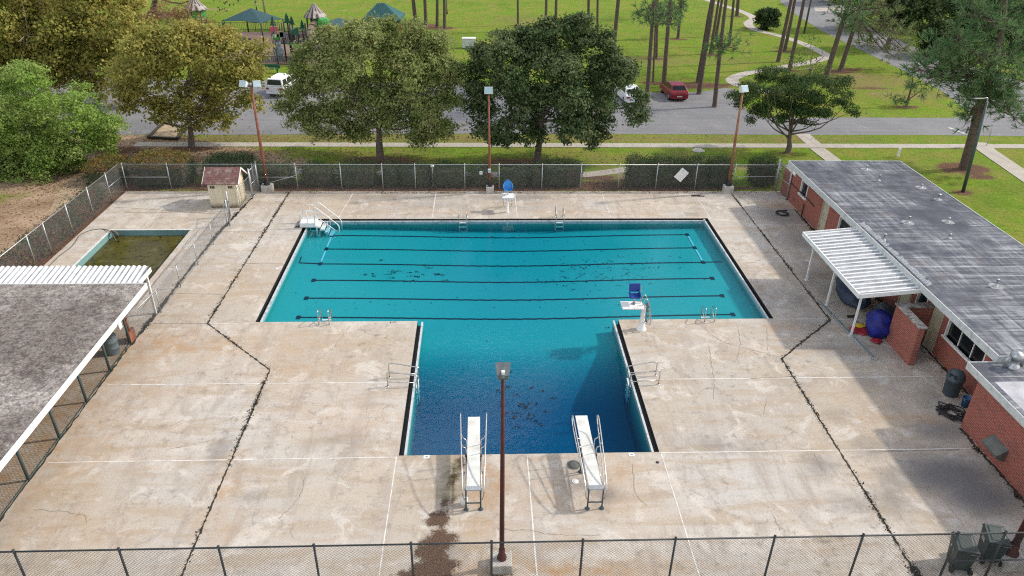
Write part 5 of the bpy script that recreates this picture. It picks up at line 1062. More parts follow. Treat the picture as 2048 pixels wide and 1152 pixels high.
# ================================================================== HEDGES
def hedge(label, x0, x1, y0, y1, h, mat='hedge', top=None, n=None, leaf=.10, cat='hedge', group='clipped hedges along the far fence', z0=0.0, rough=.14):
    t = empty('hedge', ((x0+x1)/2,(y0+y1)/2,-.06), label, cat, group); lx, ly = x1-x0, y1-y0
    core = MB(); core.obox(((x0+x1)/2,(y0+y1)/2,h*.45), max(.1,lx-.3), max(.1,ly-.3), h*.78); core.build('branches', MT['bark'], t)
    A = lx*ly + 2*h*(lx+ly); n = n or int(A*420); P = np.zeros((n,3)); D = np.zeros((n,3)); f = rng.random(n)*A; u = rng.random(n); v = rng.random(n)
    tp = f < lx*ly; fr = (f >= lx*ly) & (f < lx*ly+h*lx); bk = (f >= lx*ly+h*lx) & (f < lx*ly+2*h*lx); l_ = (f >= lx*ly+2*h*lx) & (f < lx*ly+2*h*lx+h*ly); r_ = ~(tp|fr|bk|l_)
    P[tp] = np.stack([x0+u*lx, y0+v*ly, np.full(n,h)],1)[tp]; D[tp] = (0,0,1)
    P[fr] = np.stack([x0+u*lx, np.full(n,y0), v*h],1)[fr]; D[fr] = (0,-1,.2); P[bk] = np.stack([x0+u*lx, np.full(n,y1), v*h],1)[bk]; D[bk] = (0,1,.2)
    P[l_] = np.stack([np.full(n,x0), y0+u*ly, v*h],1)[l_]; D[l_] = (-1,0,.2); P[r_] = np.stack([np.full(n,x1), y0+u*ly, v*h],1)[r_]; D[r_] = (1,0,.2)
    c = np.array([(x0+x1)/2,(y0+y1)/2,h/2]); ph = rng.random(6)*6
    bul = .10*(np.sin(P[:,0]*2.3+ph[0])+np.sin(P[:,1]*2.9+ph[1])+np.sin(P[:,2]*4+P[:,0]*1.7+ph[2]))
    rel = (P-c)/np.array([lx/2,ly/2,h/2]); cor = np.clip(np.abs(rel).clip(0,1).prod(1)**.5 if False else (np.abs(rel)>.86).sum(1)-1,0,2)
    P = c+(P-c)*(1-.10*cor[:,None]) + D*bul[:,None]*.8 + rng.normal(0, rough, (n,3)); P[:,2] = np.maximum(P[:,2], z0+.02)
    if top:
        hi = P[:,2] > h*.72; leaf_mesh('crown', P[~hi], D[~hi], leaf, .6, LF[mat], t, .8); leaf_mesh('yellowish_crown', P[hi], D[hi], leaf, .6, LF[top], t, .8)  # upper leaves get their own yellowish to orange leaf colour
    else: leaf_mesh('crown', P, D, leaf, .6, LF[mat], t, .8)
    return t
def hx(px, py=370): return at(px,py).x
HY = 48.0
HL = [(510,580,1.25,'first hedge right of the far left floodlight pole'),(608,664,1.15,'small hedge between the second and third fence posts after the floodlight pole'),(680,752,1.25,'wide hedge just left of the light oak trunk'),
 (768,800,1.2,'narrow hedge directly below the light oak trunk'),(803,861,1.15,'low hedge left of the white globe lamp stake'),(868,930,1.2,'hedge right of the white globe lamp stake'),(947,976,1.15,'narrow hedge just left of the centre floodlight pole'),
 (1003,1053,1.15,'hedge right of the pale blue lifeguard chair'),(1059,1084,1.15,'narrow hedge below the dark oak trunk'),(1086,1162,1.35,'wide hedge right of the dark oak trunk'),(1257,1302,1.75,'tall hedge at the left end of the tall hedge row'),
 (1305,1360,1.70,'tall hedge left of the crooked white board'),(1362,1408,1.75,'tall hedge right of the crooked white board'),(1414,1456,1.70,'tall hedge left of the tan floodlight pole'),(1502,1548,1.65,'tall hedge beside the far right corner gate')]
for a, b, h, s_ in HL: hedge('dark green clipped '+s_, hx(a), hx(b), HY, HY+1.5, h)
hedge('dark flat hedge behind the cream pump shed', at(428,352).x, at(508,352).x, 48.6, 50.6, 1.5)
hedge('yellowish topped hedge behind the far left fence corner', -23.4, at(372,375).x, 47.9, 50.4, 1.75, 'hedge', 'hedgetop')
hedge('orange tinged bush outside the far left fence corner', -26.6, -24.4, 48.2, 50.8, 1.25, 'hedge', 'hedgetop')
hedge('long mottled leafy hedge running outside the left fence', -24.95, -24.2, 28.5, 46.5, 1.1, 'vine', None, 14000, .13, rough=.14, group=None)
gl = empty('globe_lamp', (at(867,365).x,48.2,-.06), 'small white globe lamp on a pale stake between two hedges', 'garden lamp'); q = at(867,365)
m_ = MB(); m_.tube([(q.x,48.2,-.05),(q.x,48.2,1.3)], .05, 8); m_.build('stake', MT['conc_block'], gl); m_ = MB(); m_.lathe((q.x,48.2,1.3), [(0,0),(.10,.03),(.13,.12),(.10,.2),(0,.24)], 14); m_.build('globe', MT['white'], gl)

# leaf litter beneath the trees
def litter_stuff(name, L, n, label, mat, size=.11):
    P = []
    for px, py, rx, ry, k in L:
        c = at(px,py,-.06)
        for _ in range(int(n*k)): P.append((c.x+random.gauss(0,rx), c.y+random.gauss(0,ry), -.04+random.random()*.02))
    P = np.array(P); P = P[(P[:,1] > 47.3) | (P[:,0] < -24.2)]; o = leaf_mesh(name, P, np.tile([[0,0,1.]],(len(P),1)), size, .6, mat, None, .25); tag(o, label, 'leaves', kind='stuff')
litter_stuff('fallen_leaves', [(382,300,6,2.5,1),(480,305,5,2,.6),(250,330,5,3,.7),(300,370,4,.8,.6),(760,320,6,2,.5),(1072,324,6,1.8,.5),(540,372,10,.6,.7),(760,374,8,.5,.5),(1000,374,8,.5,.6),(1200,370,6,.6,.7),(900,276,20,.7,.4),(60,440,5,5,.6),(200,380,3,6,.6),(1310,376,6,.5,.5)], 1500, 'scattered brown fallen leaves under the trees', m_leaf('fallen_leaf_brown',(.16,.085,.05),(.26,.14,.08),(.10,.055,.035),.1,1.5), .13)

# ================================================================== BROADLEAF TREES
B_ = at(60,345); tree('camphor_tree','bright green spreading tree filling the left edge of the picture','tree',(-38.5,53,-.06),
  pxblobs([(60,190,58),(135,205,52),(25,260,72),(100,280,70),(190,245,45),(165,290,48),(225,262,28),(45,330,45),(20,370,32),(105,335,38),(5,195,55),(-60,240,80),(-50,330,60),(150,330,25),(60,385,20),(30,355,42),(75,335,42),(115,315,36),(230,255,24),(200,275,36),(0,300,55),(60,240,55)],51,.6), LF['green'], MT['bark'], 80000, .19, .20, .42, jitter=.7, aspect=.55)
tree('autumn_tree','yellowing tree with a dark straight trunk right of the timber edged bed','tree',(*at(382,294,-.06).xy,-.06),
  pxblobs([(300,120,52),(375,110,58),(450,115,55),(340,175,48),(420,180,50),(480,180,40),(280,185,40),(405,228,34),(335,228,28),(495,210,24),(450,238,20),(255,150,36),(515,105,22),(500,140,24),(370,75,30),(430,80,28),(310,215,22),(380,255,16),(300,80,28),(470,80,22)],57,.7), LF['autumn'], MT['bark'], 27000, .25, .30, .26, twigs=5, aspect=.7, lump_k=11, lump_f=.42)
tree('autumn_tree','dense yellowing tree behind the bright green tree at the upper left','tree',(-44,68,-.06),
  pxblobs([(60,65,62),(140,60,60),(205,85,54),(120,125,55),(30,115,58),(195,140,48),(-40,90,60),(60,5,45),(150,0,45),(225,30,40),(250,100,32),(90,-50,50),(190,-40,40),(15,20,55),(105,15,52),(255,60,40),(95,170,40),(10,165,42),(255,165,28),(185,180,30),(-10,60,55),(140,100,45),(60,110,45),(270,20,28)],68,.7), LF['autumn'], MT['pale_twig'], 56000, .29, .32, .34, twigs=5, aspect=.7)
tree('autumn_tree','sparse pinkish tree with bare twigs beside the striped cone roof tower','tree',(*at(352,120,-.06).xy,-.06),
  pxblobs([(352,42,26),(375,25,22),(330,22,20),(400,50,20),(360,75,22),(300,50,24),(415,65,16)],82,.7), LF['pinkish'], MT['pale_twig'], 2600, .22, .42, .16, twigs=9, aspect=.6, limbs=7, inner=.4)
tree('shade_tree','large dark tree casting deep shade at the top left','tree',(*at(305,26,-.06).xy,-.06),
  pxblobs([(300,-60,60),(360,-40,50),(250,-30,45),(420,-20,35),(450,-8,22),(330,-110,60),(420,-80,50)],112,.7), LF['dark'], MT['bark'], 6000, .4, .6, .55, jitter=.9)
tree('oak_tree','broad pale olive oak tree behind the left half of the far fence','tree',(*at(762,320,-.06).xy,-.06),
  pxblobs([(640,112,46),(715,92,50),(800,92,52),(868,112,46),(618,172,42),(695,168,60),(790,168,66),(868,175,52),(600,222,36),(678,238,46),(772,225,60),(858,238,50),(900,205,30),(640,266,24),(715,262,28),(838,272,24),(893,262,20),(730,62,22),(820,66,26),(590,190,20),(660,70,18),(910,150,24),(770,60,24),(620,250,18),(560,215,14),(870,80,22),(600,135,20)],54,.75), LF['olive'], MT['bark'], 95000, .205, .22, .34, jitter=.75, aspect=.5, twigs=1, lump_k=14, lump_f=.46)
tree('oak_tree','broad dark green oak tree behind the middle of the far fence','tree',(*at(1073,323,-.06).xy,-.06),
  pxblobs([(1100,68,36),(1050,85,38),(1150,70,38),(1192,85,32),(1008,108,38),(1088,125,56),(1170,135,52),(1232,155,42),(972,150,42),(1030,178,52),(1110,195,60),(1200,205,52),(1262,222,28),(958,208,32),(978,248,34),(1058,245,46),(1150,252,42),(1196,272,20),(955,112,24),(1248,140,26),(1100,50,18),(1140,50,16),(945,180,20),(985,275,18),(1275,190,16),(1020,280,18),(1180,285,14),(1283,235,10),(1215,110,24)],53.5,.75), LF['dark'], MT['bark'], 90000, .205, .20, .30, jitter=.7, aspect=.6, twigs=0, lump_k=12, lump_f=.45)
tree('cedar_tree','small dark cedar with flat foliage sprays by the tan floodlight pole','tree',(*at(1575,305,-.06).xy,-.06),
  pxblobs([(1545,148,28,14),(1590,165,32,16),(1503,182,28,15),(1560,192,38,18),(1620,198,38,18),(1668,178,34,15),(1692,210,20,10),(1480,208,16,10),(1520,222,24,12),(1600,228,28,14),(1648,230,22,11),(1560,240,18,8),(1640,160,20,10),(1690,160,14,8),(1530,160,20,12),(1575,210,34,16),(1500,240,10,6),(1700,225,12,6),(1465,190,12,8),(1615,245,14,8)],55.6,.9), LF['cedar'], MT['bark'], 34000, .155, .16, .26, jitter=.7, aspect=.5, limbs=18, fork=.25, lump_k=8, lump_f=.55)
tree('slender_tree','thin nearly bare young tree with a pale trunk behind the cedar','tree',(*at(1612,186,-.06).xy,-.06),
  pxblobs([(1625,80,14),(1615,105,14),(1640,120,14),(1600,125,14),(1630,140,14),(1580,120,10),(1650,135,10)],71,.8), LF['cedar'], MT['pale_twig'], 700, .16, .4, .11, twigs=5, limbs=7, cluster=9)
tree('round_shrub','single round dark green shrub in the bend of the winding path','shrub',(*at(1534,57,-.06).xy,-.06),
  pxblobs([(1534,36,19),(1522,42,14),(1546,40,15),(1534,48,17),(1526,28,12),(1543,27,12)],109,.5), LF['wood'], MT['bark'], 7000, .30, .18, .2, jitter=.6)
# woodland beyond the side road
random.seed(21)
WD = [('dense dark evergreen tree at the top right corner, behind the big foreground pine',(1960,60,92,104)),('dark broad tree just beyond the side road, right of the driveway',(1800,-5,58,96)),('pale green pine like tree leaning over the side road',(1735,-20,40,110)),
      ('dark tree at the right edge beyond the side road',(2055,70,70,96)),('deep green tree crown between the driveway and the far right wood',(1880,-20,60,112)),('tall dark tree at the top edge above the driveway',(1690,-45,45,135)),('shadowy undergrowth tree low beside the side road at the right',(1890,85,42,92))]
for lab, (px, py, r, Y) in WD:
    bl = [(px+random.uniform(-.7,.7)*r, py+random.uniform(-.55,.55)*r, r*random.uniform(.35,.6)) for _ in range(12)]
    c = aty(px, py, Y); tree('woodland_tree', lab, 'tree', (c.x, Y, -.06), pxblobs(bl, Y, .8), LF['wood'], MT['bark'], 14000, .42, .38, .35, group='trees beyond the side road', jitter=.8)
ub = []
for i in range(26): px = 1700+i*16; ub.append((px, 20+ (px-1700)*.28 - random.uniform(5,25), random.uniform(14,26)))
P, D = crown_points(pxblobs(ub, 108, .8), 9000, .5); leaf_mesh('undergrowth', P, D, .34, .6, LF['wood'], None, .8); tag(bpy.data.objects['undergrowth'], 'dark undergrowth massed beyond the side road', 'undergrowth', kind='stuff')

# ================================================================== PINES
def pine_trunk(mb, base, top, r, n=10, k=7, wob=.05):
    base, top = Vector(base), Vector(top); P = [base.lerp(top, i/(k-1))+Vector((random.uniform(-wob,wob), random.uniform(-wob,wob), 0))*(0 if i == 0 else 1) for i in range(k)]
    R = [r*(1.35 if i == 0 else 1)*(1-.62*i/(k-1)) for i in range(k)]; P.insert(1, base+(P[1]-base)*.12); R.insert(1, r*1.03); mb.tube(bez(P,2)[:2*len(P)], [R[min(i//2,len(R)-1)] for i in range(2*len(P)-1)][:2*len(P)-1] if False else np.interp(np.linspace(0,1,2*len(P)-1),np.linspace(0,1,len(R)),R).tolist(), n)
    return P
def pine_crown(t, branches, mat, k=14, length=.34, wid=.035, per=14, cone=.75, spread=.32, bm='pinebark'):
    C, D = [], []; mb = MB()
    for s_, e, r in branches:
        s_, e = Vector(s_), Vector(e); md = s_.lerp(e,.55)+Vector((0,0,-.08*(e-s_).length)); Pb = bez([s_,md,e],4); mb.tube(Pb, [max(.012,r*(1-.85*i/(len(Pb)-1))) for i in range(len(Pb))], 6, False)
        for _ in range(per):
            u = random.uniform(.35,1.0); p = Pb[min(int(u*(len(Pb)-1)),len(Pb)-1)]; off = Vector((random.gauss(0,1),random.gauss(0,1),random.gauss(.15,.7)))*spread*(e-s_).length**.5; q = p+off
            mb.tube([p, q], [r*.22,r*.12], 4, False); d = (off.normalized()+Vector((0,0,.45))).normalized(); C.append(q); D.append(d)
    mb.build('limbs', MT[bm], t); tuft_mesh('crown', np.array([tuple(c) for c in C]), np.array([tuple(d) for d in D]), mat, t, length, k, wid, cone)
PINES = [ # base px, a point higher on the trunk, trunk width px, label
 (1036,51,1035,0,4.5,'lone slim pine on the open lawn, furthest left of the park pines'),(1091,62,1092,0,6,'left pine of the close pair directly behind the dark oak'),(1112,60,1113,0,6,'right pine of the close pair directly behind the dark oak'),
 (1176,82,1177,0,6,'left pine of the pair above the right shoulder of the dark oak'),(1195,72,1196,0,5,'right pine of the pair above the right shoulder of the dark oak'),(1226,114,1236,0,9,'thick pine rising just beyond the right side of the dark oak'),
 (1293,206,1309,0,9,'pine in the straw bed left of the red car'),(1306,164,1313,0,4,'very thin pine close behind the pine left of the red car'),(1313,117,1316,0,5,'slim pine on the lawn behind the thin pine'),(1327,174,1341,0,9,'pine standing right behind the red car'),
 (1356,77,1364,0,6,'pine on the lawn well beyond the red car'),(1398,188,1428,0,9.5,'thick leaning pine just right of the red car'),(1395,165,1424,0,8,'pine hidden close behind the thick leaning pine'),(1420,108,1437,0,6,'pine with a straw ring inside the path bend'),(1432,73,1444,0,6,'smaller pine behind the one with the straw ring'),
 (1429,214,1453,0,9,'pine in the paved straw bed with a low needle tuft'),(1458,92,1468,0,6,'pine left of the path near the low needle tuft'),(1474,32,1478,-20,7,'far pine beside the first bend of the path'),
 (1556,124,1582,0,8,'leftmost of three pines where the path crosses'),(1569,102,1590,0,7,'rear pine of the three where the path crosses'),(1579,138,1608,0,8,'front pine of the three where the path crosses'),(1650,158,1693,20,11,'thick leaning pine behind the cedar'),(1680,142,1706,60,9,'leaning pine with its crown over the side road'),
 (832,53,826,0,8,'leftmost pine of the four by the green pavilion'),(852,53,850,0,7,'second pine of the four by the green pavilion'),(874,55,874,0,6,'third pine of the four by the green pavilion'),(889,58,888,0,6.5,'fourth pine of the four by the green pavilion, furthest right')]
random.seed(5)
for px, py, qx, qy, wd, lab in PINES:
    b = at(px,py,-.06); p2 = aty(qx,qy,b.y); d = (p2-b); d = d/max(d.z,.1); d.x = max(-.22,min(.22,d.x)); hgt = random.uniform(17,21); top = b+d*hgt; top.z = hgt; r = wd*mpp(b.y)/2*1.05
    t = empty('pine_tree', b, lab, 'tree', 'tall bare trunked park pines'); mb = MB(); P = pine_trunk(mb, b-Vector((0,0,.1)), top, r, 9); mb.build('trunk', MT['pinebark'], t)
    br = []
    for i in range(15):
        u = random.uniform(.68,1.0); s_ = b.lerp(top,u); a = random.uniform(0,6.28); L = (1.15-u)*6.5*random.uniform(.6,1.1); e = s_+Vector((math.cos(a)*L, math.sin(a)*L, L*random.uniform(.05,.5))); br.append((s_,e,.07))
    if 'low needle tuft' in lab and 'paved' in lab:
        c = aty(1445,92,b.y)
        for i in range(8): a = i*.8; br.append((c-Vector((.1,0,.2)), c+Vector((math.cos(a)*1.3+.3, math.sin(a)*1.0, random.uniform(-.5,.7))), .05))
    if 'left of the red car' in lab or 'behind the red car' in lab or 'well beyond' in lab or 'thin pine close' in lab:
        for qx_, qy_ in ((1300,14),(1285,28),(1330,20),(1345,35),(1365,5)):
            if abs(qx_-qx) < 40: c = aty(qx_,qy_,b.y); s_ = b.lerp(top, max(.2,min(.9,(c.z-.8)/hgt))); br += [(s_, c, .06), (s_.lerp(c,.4), c+Vector((random.uniform(-.8,.8),random.uniform(-.8,.8),random.uniform(-.4,.6))), .04)]
    if 'over the side road' in lab:
        for qx_, qy_ in ((1730,60),(1760,90),(1790,115),(1745,30),(1780,55),(1810,80),(1720,90),(1765,20),(1800,40),(1700,45),(1790,5),(1830,105)):
            c = aty(qx_,qy_,b.y+random.uniform(-3,3)); s_ = b.lerp(top, max(.3,min(.7,(c.z-1)/hgt))); br += [(s_, c, .09), (s_.lerp(c,.5), c+Vector((random.uniform(-1.2,1.2),random.uniform(-1.5,1.5),random.uniform(-.8,.9))), .05), (s_.lerp(c,.6), c+Vector((random.uniform(-1.2,1.2),random.uniform(-1.5,1.5),random.uniform(-1.0,.6))), .05)]
        pine_crown(t, br, LF['pinelight'], 13, .52, .07, 9, .45, .42)
    elif 'thick leaning pine behind the cedar' in lab:
        for qx_, qy_ in ((1700,25),(1720,15),(1670,20),(1735,40),(1690,0),(1710,50)):
            c = aty(qx_,qy_,b.y+random.uniform(-2,2)); s_ = b.lerp(top, max(.3,min(.7,(c.z-1)/hgt))); br += [(s_, c, .07),(s_.lerp(c,.5), c+Vector((random.uniform(-1,1),random.uniform(-1,1),random.uniform(-.6,.8))), .05)]
        pine_crown(t, br, LF['pine'], 13, .46, .065, 12, .55, .42)
    else: pine_crown(t, br, LF['pine'], 11, .46, .075, 9, .6, .48)

# big foreground pine on the right
random.seed(11); b = at(1927,338,-.06); YP = b.y
t = empty('pine_tree', b, 'big foreground pine with a thick leaning trunk at the right edge', 'tree'); mb = MB()
pts = [b-Vector((0,0,.15)), aty(1931,325,YP), aty(1950,255,YP), aty(1968,185,YP), aty(1990,110,YP), aty(2005,40,YP), aty(2012,-60,YP), aty(2015,-160,YP)]
mb.tube(bez(pts,4), np.interp(np.linspace(0,1,29),[0,.05,.3,.6,1],[.50,.37,.33,.25,.10]).tolist(), 12); mb.build('trunk', MT['pinebark'], t)
br = []
def limb(spx, spy, ends, r=.10, dy=0):
    s_ = aty(spx,spy,YP)
    for ex, ey in ends:
        e = aty(ex,ey,YP+random.uniform(-2.2,2.2)+dy); br.append((s_,e,r))
        for _ in range(2): br.append((s_.lerp(e,random.uniform(.45,.8)), e+Vector((random.uniform(-1.1,1.1),random.uniform(-1.6,1.6),random.uniform(-.7,.7))), r*.5))
limb(1975,150,[(1900,115),(1870,130),(1840,145),(1815,128),(1860,95),(1920,140),(1890,160)])
limb(1990,110,[(1950,85),(1910,80),(1880,60),(1960,120),(2040,110),(2060,80)])
limb(1972,170,[(1920,185),(1948,150),(1990,150),(2030,135),(2045,165),(2010,120)])
limb(1965,190,[(1935,232),(1930,245),(1910,188),(2010,200),(2035,215),(2050,240),(1995,185),(2025,185)], .08)
limb(2005,40,[(1960,30),(1930,10),(1985,60),(2040,50),(2060,10),(1950,55),(2020,20)])
limb(2012,-60,[(1960,-40),(2040,-30),(1990,-90),(2060,-80),(1930,-60)])
pine_crown(t, br, LF['pine'], 15, .55, .055, 10, .48, .34)
# young pine on the lawn
b = at(1812,213,-.06); t = empty('pine_tree', b, 'young sparse pine with one long side branch on the lawn triangle', 'tree'); mb = MB(); YQ = b.y
tr_ = bez([b-Vector((0,0,.1)), aty(1816,200,YQ), aty(1822,178,YQ), aty(1826,155,YQ)],4); mb.tube(tr_, np.linspace(.13,.05,len(tr_)).tolist(), 7); mb.build('trunk', MT['pinebark'], t)
br = [(aty(1815,202,YQ), aty(1790,200,YQ), .05), (aty(1815,202,YQ), aty(1780,196,YQ+.5), .05), (aty(1815,202,YQ), aty(1800,207,YQ-.5), .04), (aty(1816,200,YQ), aty(1856,165,YQ), .06), (aty(1850,170,YQ), aty(1862,140,YQ), .05), (aty(1850,170,YQ), aty(1880,145,YQ), .05), (aty(1820,180,YQ), aty(1832,172,YQ), .04), (aty(1822,178,YQ), aty(1826,168,YQ), .04), (aty(1826,155,YQ), aty(1824,148,YQ), .04)]
pine_crown(t, br, LF['pine'], 14, .36, .045, 9, .7, .28)

# ================================================================== STREET FURNITURE
b = at(1926,384,-.06); t = empty('street_lamp', b, 'tall dark green street lamp with a pale curved arm in front of the big pine', 'street lamp'); tp = aty(1974,204,b.y); m_ = MB(); m_.tube([b-Vector((0,0,.1)), b.lerp(tp,.5), tp], [.12,.10,.075], 12); m_.build('pole', MT['greenpost'], t)
e = aty(1947,197,b.y); m_ = MB(); m_.tube(bez([tp-Vector((0,0,.2)), tp+Vector((-.05,0,.25)), aty(1966,197,b.y), e],4), .045, 8); m_.build('arm', MT['galv'], t); m_ = MB(); m_.obox(e+Vector((-.1,0,-.05)), .42, .2, .12); m_.build('lamp_head', MT['black'], t, .03)
b = at(1973,292,-.06); t = empty('stop_sign', b, 'red octagonal stop sign on a thin post at the road corner', 'road sign'); tp = aty(1990,236,b.y); m_ = MB(); m_.tube([b-Vector((0,0,.1)), tp], .035, 8); m_.build('post', MT['galv'], t)
Mz = Matrix.Translation(tp) @ Matrix.Rotation(rad(50),4,'Z'); R_ = .36
def octo(r, y): return [Mz @ Vector((r*math.cos(rad(22.5+45*i)), y, r*math.sin(rad(22.5+45*i)))) for i in range(8)]
m_ = MB(); m_.add(octo(R_,-.045)+octo(R_,-.055), [tuple(range(8)), tuple(range(8,16))[::-1]]+[(i,8+i,8+(i+1)%8,(i+1)%8) for i in range(8)]); pl = m_.build('plate', MT['white'], t)
m_ = MB(); m_.add(octo(R_*.92,-.060), [tuple(range(8))[::-1]]); m_.build('red_field', MT['red'], t)
cu = bpy.data.curves.new('lettering','FONT'); cu.body = 'STOP'; cu.size = .26; cu.align_x = 'CENTER'; cu.align_y = 'CENTER'; tmp = bpy.data.objects.new('tmp', cu); SC.collection.objects.link(tmp); dg = bpy.context.evaluated_depsgraph_get(); dg.update(); me = bpy.data.meshes.new_from_object(tmp.evaluated_get(dg)); bpy.data.objects.remove(tmp)
me.transform(Mz @ Matrix.Translation((0,-.066,0)) @ Matrix.Rotation(rad(90),4,'X')); link('lettering', me, MT['white'], t)
b = at(1608,67,-.06); t = empty('utility_pole', b, 'thin leaning wooden utility pole beside the side road', 'utility pole'); tp = aty(1622,0,b.y); d = (tp-b)/tp.z; m_ = MB(); m_.tube([b-Vector((0,0,.1)), b+d*9.5], [.14,.10], 9); m_.build('pole', MT['bark'], t); e = b+d*9.1; m_ = MB(); m_.box((e.x-1.1,e.y-.06,e.z-.06),(e.x+1.1,e.y+.06,e.z+.06)); m_.build('cross_arm', MT['bark'], t)
b = at(1655,25,-.06); t = empty('mailbox', b, 'black mailbox on a post by the pale driveway', 'mailbox'); m_ = MB(); m_.tube([b,b+Vector((0,0,1.05))], .05, 6); m_.build('post', MT['brown'], t); m_ = MB(); m_.tube([b+Vector((-.25,0,1.18)), b+Vector((.28,0,1.18))], .15, 10); m_.build('box', MT['black'], t)
q = at(1796,313,-.06); m_ = MB(); m_.obox((q.x,q.y,.28), .18, .12, .68); m_.obox((q.x,q.y-.062,.42), .12, .004, .1); tag(m_.build('marker_post', MT['white']), 'short white marker post on the grass behind the brick building', 'marker post')
q = at(1397,301,-.06); m_ = MB(); m_.lathe((q.x,q.y,-.05), [(0,.05),(.42,.05),(.5,.0)], 18); tag(m_.build('drain_cover', MT['conc_block']), 'round concrete drain cover in the grass beyond the tall hedge', 'drain cover')
tb_ = empty('timber_edged_bed', (*at(335,265,-.06).xy,-.06), 'timber edged sandy bed beside the road under the yellowing tree', 'sand bed'); C4 = [at(*p,-.06) for p in [(298,277),(355,280),(371,258),(328,248)]]
m_ = MB(); m_.add([(c.x,c.y,.02) for c in C4], [(0,1,2,3)]); m_.build('sand', plain('tan_sand',(.40,.31,.20),1,0,.3,2), tb_)
for i in range(4):
    a, c = C4[i], C4[(i+1)%4]; m_ = MB(); d = (c-a); m_.obox(((a.x+c.x)/2,(a.y+c.y)/2,.02), d.length+.1, .2, .26, math.atan2(d.y,d.x)); m_.build('timber', MT['brown'], tb_)

